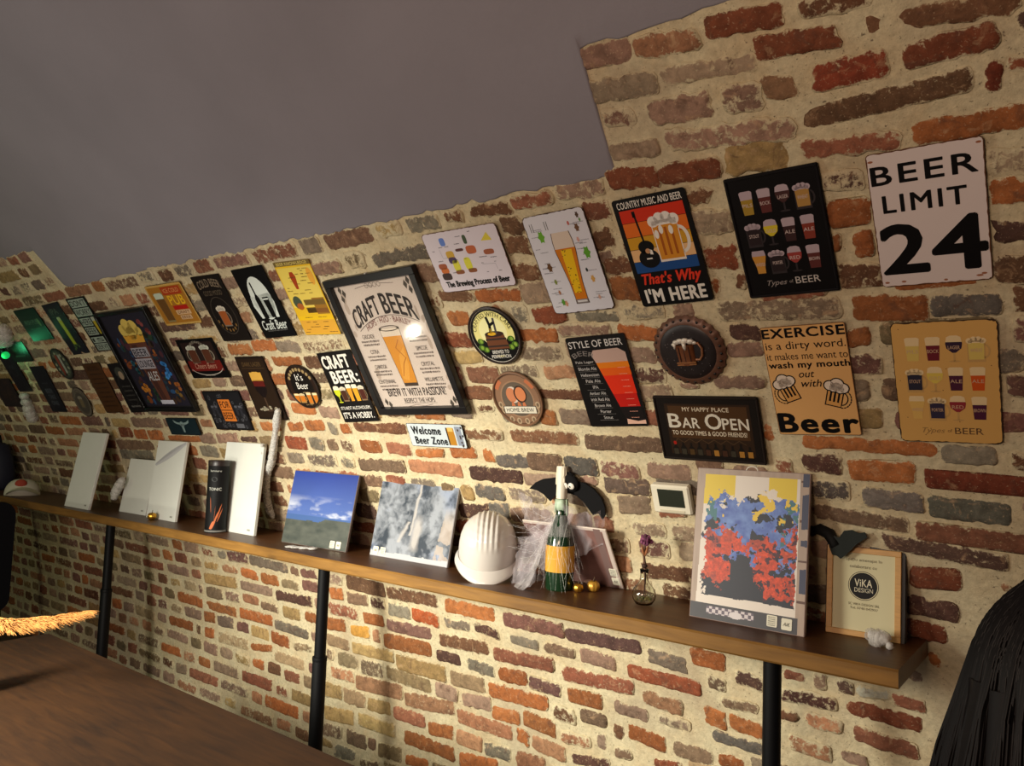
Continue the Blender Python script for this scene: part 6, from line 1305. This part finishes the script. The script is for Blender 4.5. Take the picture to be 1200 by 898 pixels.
for k in range(46):
    d = Vector((rn.gauss(0, 1), rn.gauss(0, 1), rn.gauss(0, .8))).normalized(); p = Vector((.004, -.003, .163))+d*rn.uniform(.006, .016)
    b.sphere(p, rn.uniform(.004, .0065), 7, 5, lin(rn.choice(((110, 50, 80), (90, 40, 66), (130, 70, 100), (76, 34, 52)))), sc_=(1, .7, 1.2))
b.build('blossom', MPR, root)
b = MB()
for a in (0, 2, 4): b.tube([(.0, .0, .118), (.006*math.cos(a), .006*math.sin(a), .130), (.010*math.cos(a), .010*math.sin(a), .150)], [.003, .0045, .001], 6, lin((150, 96, 60)))
b.build('sepals', MPR, root, True); MB().sphere((0, 0, .088), .009, 10, 8, lin((60, 40, 34)), sc_=(1, 1, .8)).build('seed_head', MPR, root, True)

# thermostat
root = thing('thermostat', wall_mat(-.998, 1.430, -.0, .010), 'white wall thermostat with dark display left of the abstract print', 'thermostat')
MB().box((0, 0, .010), (.122, .092, .026), bev=.005).build('casing', mat('white abs', (226, 218, 196), rough=.4), root, R(30))
MB().box((.002, .006, .0235), (.082, .056, .0016), bev=.0006).build('display', mat('dark lcd', (40, 44, 34), rough=.15), root)
MB().box((0, -.036, .0232), (.08, .008, .002), bev=.0008).build('button_strip', mat('ivory buttons', (206, 196, 170), rough=.4), root)

# green light bulb, cap and bag at the far left
root = thing('light_bulb', wall_mat(-5.15, 2.075, 0, .055), 'glowing green light bulb at the left edge of the wall', 'light bulb')
MB().sphere((0, 0, .0), .022, 20, 14).build('globe', mat('green glow', (20, 170, 80), emit=.9), root, True)
MB().lathe([(.012, .024), (.013, .03), (.013, .05), (.010, .054)], (0, 0, 0), 16, rot=Matrix.Rotation(PI/2, 3, 'X').to_3x3() @ Matrix.Rotation(PI, 3, 'X').to_3x3()).build('socket', M_STEEL, root, True)
l = bpy.data.lights.new('green_bulb_light', 'POINT'); l.energy = .35; l.color = (.1, 1, .4); l.shadow_soft_size = .03
lo = bpy.data.objects.new('green_bulb_light', l); C.objects.link(lo); lo.location = wp(-5.15, 2.075, .10)

root = thing('baseball_cap', Matrix.Translation((-5.43, -.40, ZSH)) @ Matrix.Rotation(R(150), 4, 'Z'), 'white visored cap with red badge lying at the left end of the shelf', 'cap')
b = MB(); seg = 32; vs = []
for t in np.linspace(0, 1, 9):
    for i in range(seg):
        a = 2*PI*i/seg; r_ = math.cos(t*PI/2)**.7 if t < 1 else 0
        vs.append((.088*r_*math.cos(a)+.02, .10*r_*math.sin(a), .10*math.sin(t*PI/2)))
b.add(vs, [(j*seg+i, j*seg+(i+1) % seg, (j+1)*seg+(i+1) % seg, (j+1)*seg+i) for j in range(8) for i in range(seg)]); b.build('crown', mat('off white cotton', (196, 190, 172), rough=.9), root, True)
b = MB(); vs = []; nu, nv = 20, 6
for top_ in (0, 1):
    for j in range(nv+1):
        for i in range(nu+1):
            t = -1+2*i/nu; d = j/nv
            x = .02-.07*math.sqrt(max(0, 1-t*t*.8))-.075*d*math.sqrt(max(0, 1-t*t)); y = .095*t
            vs.append((x, y-.01, .052-.040*t*t-.012*d+.003*top_))
m1 = (nu+1)*(nv+1)
fs = [(j*(nu+1)+i, (j+1)*(nu+1)+i, (j+1)*(nu+1)+i+1, j*(nu+1)+i+1) for j in range(nv) for i in range(nu)]
b.add(vs, fs+[tuple(q+m1 for q in f[::-1]) for f in fs]); b.build('visor', mat('white cotton twill', (206, 200, 180), rough=.9), root, True)
MB().sphere((-.042, .0, .074), .034, 14, 10, sc_=(.5, 1, .8)).build('badge', mat('red patch', (164, 60, 40), rough=.8), root, True)
MB().sphere((.075, .02, .035), .06, 14, 10, sc_=(.7, 1.1, .75)).build('back_panel', mat('navy cotton', (22, 22, 38), rough=.9), root, True)
root = thing('bag', (-6.0, -.36, ZSH), 'dark navy bag with grey panel on the far left end of the shelf', 'bag')
b = MB(); vs = []
for z, sx, sy in ((0, .15, .07), (.02, .165, .08), (.12, .165, .08), (.22, .14, .065), (.30, .10, .04), (.315, .06, .02)):
    for i in range(28):
        a = 2*PI*i/28; c_, s_ = math.cos(a), math.sin(a); vs.append((math.copysign(abs(c_)**.6, c_)*sx+.02, math.copysign(abs(s_)**.6, s_)*sy, z))
b.add(vs, [(j*28+i, j*28+(i+1) % 28, (j+1)*28+(i+1) % 28, (j+1)*28+i) for j in range(5) for i in range(28)]+[tuple(range(28))[::-1], tuple(140+i for i in range(28))]); b.build('body', mat('navy nylon', (22, 24, 44), rough=.7), root, True)
MB().box((.12, -.065, .085), (.12, .045, .08), rot=Matrix.Rotation(R(20), 3, 'Z').to_3x3(), bev=.012).build('front_pocket', mat('grey nylon', (110, 112, 106), rough=.8), root, R(40))
MB().tube([(-.03, 0, .31), (-.02, -.01, .36), (.05, -.01, .36), (.06, 0, .31)], .008, 8).build('handle', M_BAT, root, True)

# bar chair at the left edge
M_LEA = mat('black leatherette', (8, 8, 12), rough=.8, spec=.12)
root = thing('bar_chair', Matrix.Translation((-4.915, -.87, 0)) @ Matrix.Rotation(R(74), 4, 'Z'), 'black upholstered bar chair cut off by the left edge below the shelf', 'chair')
b = MB(); P = rrect(.48*100, .60*100, 7, 8); P = [(x/100*(1+.02*math.cos(y/100*6)), y/100) for x, y in P]
rot = Matrix.Rotation(R(90), 3, 'X').to_3x3(); b.prism(P, -.02, .02); b.v = [tuple(rot @ Vector(p)+Vector((0, -.02, .782))) for p in b.v]; b.build('backrest', M_LEA, root, R(40))
MB().box((0, .20, .66), (.46, .44, .07), bev=.02).build('seat', M_LEA, root, R(40))
for sx in (-1, 1):
    for sy in (0, 1): MB().tube([(sx*.19, .05+.30*sy, .63), (sx*.22, .02+.37*sy, .012), (sx*.22, .02+.37*sy, .0)], .014, 10).build('leg', M_STEEL, root)
MB().tube([(-.207, .03, .26), (.207, .03, .26), (.207, .38, .26), (-.207, .38, .26), (-.207, .03, .26)], .009, 8).build('footrest', M_STEEL, root)

# pampas grass in a vase on the table
root = thing('vase', (-2.60, -1.53, .75), 'dark green vase with yellow glaze on the table at left edge', 'vase')
MB().lathe([(.022, .0), (.032, .003), (.048, .035), (.050, .055), (.042, .09), (.024, .12), (.020, .15), (.024, .165), (.019, .163), (.016, .148), (.02, .12), (.036, .09), (.0001, .08)], seg=36, col=lin((24, 40, 30))).build('body', mat('green glaze', rough=.2, attr=True), root, True)
MB().lathe([(.0325, .004), (.0485, .035), (.0505, .050), (.0503, .053)], seg=36).build('glaze_band', mat('yellow glaze', (206, 160, 20), rough=.25), root, True)
M_PAM = mat('pampas plume', (190, 132, 66), rough=.9, var=.25, vscale=90)
root = thing('pampas_grass', (-2.60, -1.53, .86), 'golden dried pampas grass plume arching right from the table vase', 'dried grass')
gp = [Vector(p) for p in ((-2.60, -1.53, .86), (-2.59, -1.535, .925), (-2.55, -1.545, .955), (-2.47, -1.548, .972), (-2.36, -1.535, .985), (-2.25, -1.48, 1.005), (-2.155, -1.420, 1.034))]
O_ = Vector((-2.60, -1.53, .86)); gp = [p-O_ for p in gp]
MB().tube(gp[:6], [.003, .003, .0028, .0025, .002, .0015], 8).build('stem', mat('straw stem', (170, 130, 70), rough=.8), root, True)
b = MB(); rn = random.Random(3)
def gpt(t):
    f = t*(len(gp)-1); i = min(int(f), len(gp)-2); return gp[i].lerp(gp[i+1], f-i), (gp[i+1]-gp[i]).normalized()
for k in range(1500):
    t = rn.uniform(.34, .985); p, d = gpt(t)
    side = Vector((rn.gauss(0, 1), rn.gauss(0, 1), rn.gauss(0, 1))); side = (side-d*side.dot(d)).normalized()
    wd = .040*math.sin(PI*min(1, (1-t)*1.15+.06))**.7*rn.uniform(.4, 1); l = rn.uniform(.03, .065)*(1.15-t*.6)
    q1 = p+d*l*.45+side*wd*.45; q2 = p+d*l+side*wd*.62+Vector((0, 0, -.006))
    b.tube([p, q1, q2], [.0009, .0011, .0003], 3, cap=False)
b.build('plume', M_PAM, root)

# person seated at the right edge, seen from behind
HX, HY, HZ = .014, -1.42, 1.248
root = thing('person', (HX, HY+.02, 0), 'person with long dark hair cut off by the lower right corner', 'person')
loc = lambda x, y, z: (x-HX, y-HY-.02, z)
def skin(name, verts, edges, radii, m, parent, sub=2, root_i=0):
    me = bpy.data.meshes.new(name); me.from_pydata([tuple(v) for v in verts], edges, []); me.materials.append(m)
    o = bpy.data.objects.new(name, me); C.objects.link(o); o.parent = parent
    md = o.modifiers.new('skin', 'SKIN'); md.use_smooth_shade = True
    for i, r_ in enumerate(radii): me.skin_vertices[0].data[i].radius = (r_ if hasattr(r_, '__len__') else (r_, r_)); 
    me.skin_vertices[0].data[root_i].use_root = True
    o.modifiers.new('sub', 'SUBSURF').levels = sub; o.modifiers['sub'].render_levels = sub; return o
M_SKIN = mat('skin', (190, 140, 116), rough=.55, spec=.35); M_HAIR = mat('dark brown hair', (13, 10, 11), rough=.55, spec=.22, var=.3, vscale=60, stretch=(1, 1, .1)); M_TOP = mat('dark purple knit', (52, 40, 56), rough=.95, bump=.5, bscale=220); M_JEAN = mat('dark denim', (34, 40, 60), rough=.9)
# facing +x/+y (away from the camera), seated
F = Vector((.62, .78, 0)); Rr = Vector((.78, -.62, 0)); HC = Vector((HX, HY, 0))
J = lambda f, r_, z: tuple(HC+F*f+Rr*r_+Vector((0, 0, z))-Vector((HX, HY+.02, 0)))
body = [J(-.08, 0, .56), J(-.09, 0, .74), J(-.07, 0, .94), J(-.05, 0, 1.06), J(-.02, 0, 1.14), J(0, 0, 1.22), J(.02, 0, 1.30),
        J(-.05, -.17, 1.02), J(.0, -.22, .80), J(.20, -.16, .70), J(.27, -.13, .69), J(-.05, .17, 1.02), J(.0, .22, .80), J(.20, .16, .70), J(.27, .13, .69),
        J(.0, -.10, .53), J(.40, -.11, .52), J(.42, -.11, .10), J(.0, .10, .53), J(.40, .11, .52), J(.42, .11, .10), J(.54, -.11, .05), J(.54, .11, .05)]
ed = [(0, 1), (1, 2), (2, 3), (3, 4), (4, 5), (5, 6), (3, 7), (7, 8), (8, 9), (9, 10), (3, 11), (11, 12), (12, 13), (13, 14), (0, 15), (15, 16), (16, 17), (0, 18), (18, 19), (19, 20), (17, 21), (20, 22)]
rd = [.13, .12, .13, .10, .052, .05, .05, .055, .042, .034, .026, .055, .042, .034, .026, .085, .06, .042, .085, .06, .042, .035, .035]
skin('body', body, ed, rd, M_SKIN, root)
b = MB(); rz = Matrix(((Rr.x, F.x, 0), (Rr.y, F.y, 0), (0, 0, 1)))
def headf(d):
    return 1+.05*max(0, d.y)*(d.z < 0)-.12*max(0, -d.z-.3)*(1-max(0, d.y))
b.sphere(J(.02, 0, HZ+.045), .105, 28, 20, sc_=(.78, .98, 1.16), fn=headf, rot=rz)
b.sphere(J(.128, 0, HZ+.02), .016, 10, 8, sc_=(.8, 1.2, 1.3), rot=rz)                              # nose
for s_ in (-1, 1): b.sphere(J(.015, s_*.083, HZ+.03), .026, 10, 8, sc_=(.35, .8, 1.2), rot=rz)         # ears
hd = b.build('head', M_SKIN, root, True)
for s_ in (-1, 1):
    e = MB().sphere(J(.105, s_*.034, HZ+.05), .013, 10, 8).build('eye', mat('eyeball', (220, 214, 206), rough=.2), hd, True)
MB().sphere(J(.122, 0, HZ-.025), .02, 12, 8, sc_=(1, .35, .35), rot=rz).build('mouth', mat('lips', (150, 76, 70), rough=.5), hd, True)
for s_ in (-1, 1):
    for k in range(5):
        ang = (-.030, -.016, 0, .016, .03)[k]; l = (.05, .078, .085, .078, .06)[k]
        if k == 0: pts = [J(.285, s_*.118, .688), J(.31, s_*.095, .682), J(.335, s_*.085, .668)]
        else: pts = [J(.29, s_*.13-ang*.8, .688), J(.29+l*.5, s_*.13-ang*1.1, .690), J(.29+l*.85, s_*.13-ang*1.1, .678), J(.29+l, s_*.13-ang*1.1, .660)]
        MB().tube(pts, [.009, .0085, .0078, .006][:len(pts)], 8).build('finger', M_SKIN, root, True)
skin('sweater', body[:4]+[J(-.03, 0, 1.10)]+body[7:10]+body[11:14], [(0, 1), (1, 2), (2, 3), (3, 4), (3, 5), (5, 6), (6, 7), (3, 8), (8, 9), (9, 10)], [.145, .135, .145, .115, .07, .066, .054, .045, .066, .054, .045], M_TOP, root)
skin('trousers', [body[0]]+body[15:21], [(0, 1), (1, 2), (2, 3), (0, 4), (4, 5), (5, 6)], [.14, .095, .07, .055, .095, .07, .055], M_JEAN, root)
hb = MB(); rn = random.Random(12)
hb.sphere(J(-.012, 0, HZ+.055), .122, 32, 22, sc_=(.86, 1.0, 1.08), rot=rz, fn=lambda d: 1.0 if d.y < .45 or d.z > .35 else .72)
vs = []; rows = 16; seg = 30
for j in range(rows+1):
    t = j/rows; z = HZ+.07-.50*t
    for i in range(seg+1):
        a = PI+(-1.9+3.8*i/seg)/1.0; wd = .108+.035*math.sin(PI*min(1, t*1.2))+.02*t; dp = .118+.03*t
        k = 1+.05*math.sin(i*2.1+t*3)+.03*math.sin(i*5.3)
        vs.append(J(dp*math.cos(a)*k-.02-.02*t, wd*math.sin(a)*k, z))
hb.add(vs, [(j*(seg+1)+i, j*(seg+1)+i+1, (j+1)*(seg+1)+i+1, (j+1)*(seg+1)+i) for j in range(rows) for i in range(seg)])
for k in range(1700):
    a = PI+rn.uniform(-2.1, 2.1); L_ = rn.uniform(.30, .52); ph = rn.uniform(0, 6); cl = .006*math.sin(a*23)+.004*math.sin(a*57+1); pts = []
    t0 = rn.uniform(.02, .5)
    for q in range(4):                                # over the crown
        e = PI/2*(1-t0)*(1-q/4.)
        pts.append(J((.126+cl*.5)*math.cos(a)*math.cos(e)-.012, (.110+cl*.5)*math.sin(a)*math.cos(e), HZ+.055+.136*math.sin(e)))
    for q in range(6):                                # and down the back
        t = q/5; wd = .113+.036*math.sin(PI*min(1, t*1.1))+.02*t+cl
        aa = a+.06*math.sin(ph+t*4)*t
        pts.append(J((.127+.03*t+cl)*math.cos(aa)-.014-.02*t, wd*math.sin(aa), HZ+.05-L_*t))
    hb.tube(pts, [.0010]+[.0017]*6+[.0014, .001, .0004], 3, cap=False)
hb.build('hair', M_HAIR, root, True)
root = thing('stool', (HX-.05, HY-.05, 0), 'low black stool under the seated person at right', 'stool')
MB().lathe([(.17, .37), (.18, .38), (.18, .395), (.17, .405), (.0001, .407)], seg=32).build('seat', M_LEA, root, R(40))
for k in range(4): a = PI/4+k*PI/2; MB().tube([(.12*math.cos(a), .12*math.sin(a), .37), (.17*math.cos(a), .17*math.sin(a), 0)], .014, 8).build('leg', M_STEEL, root)
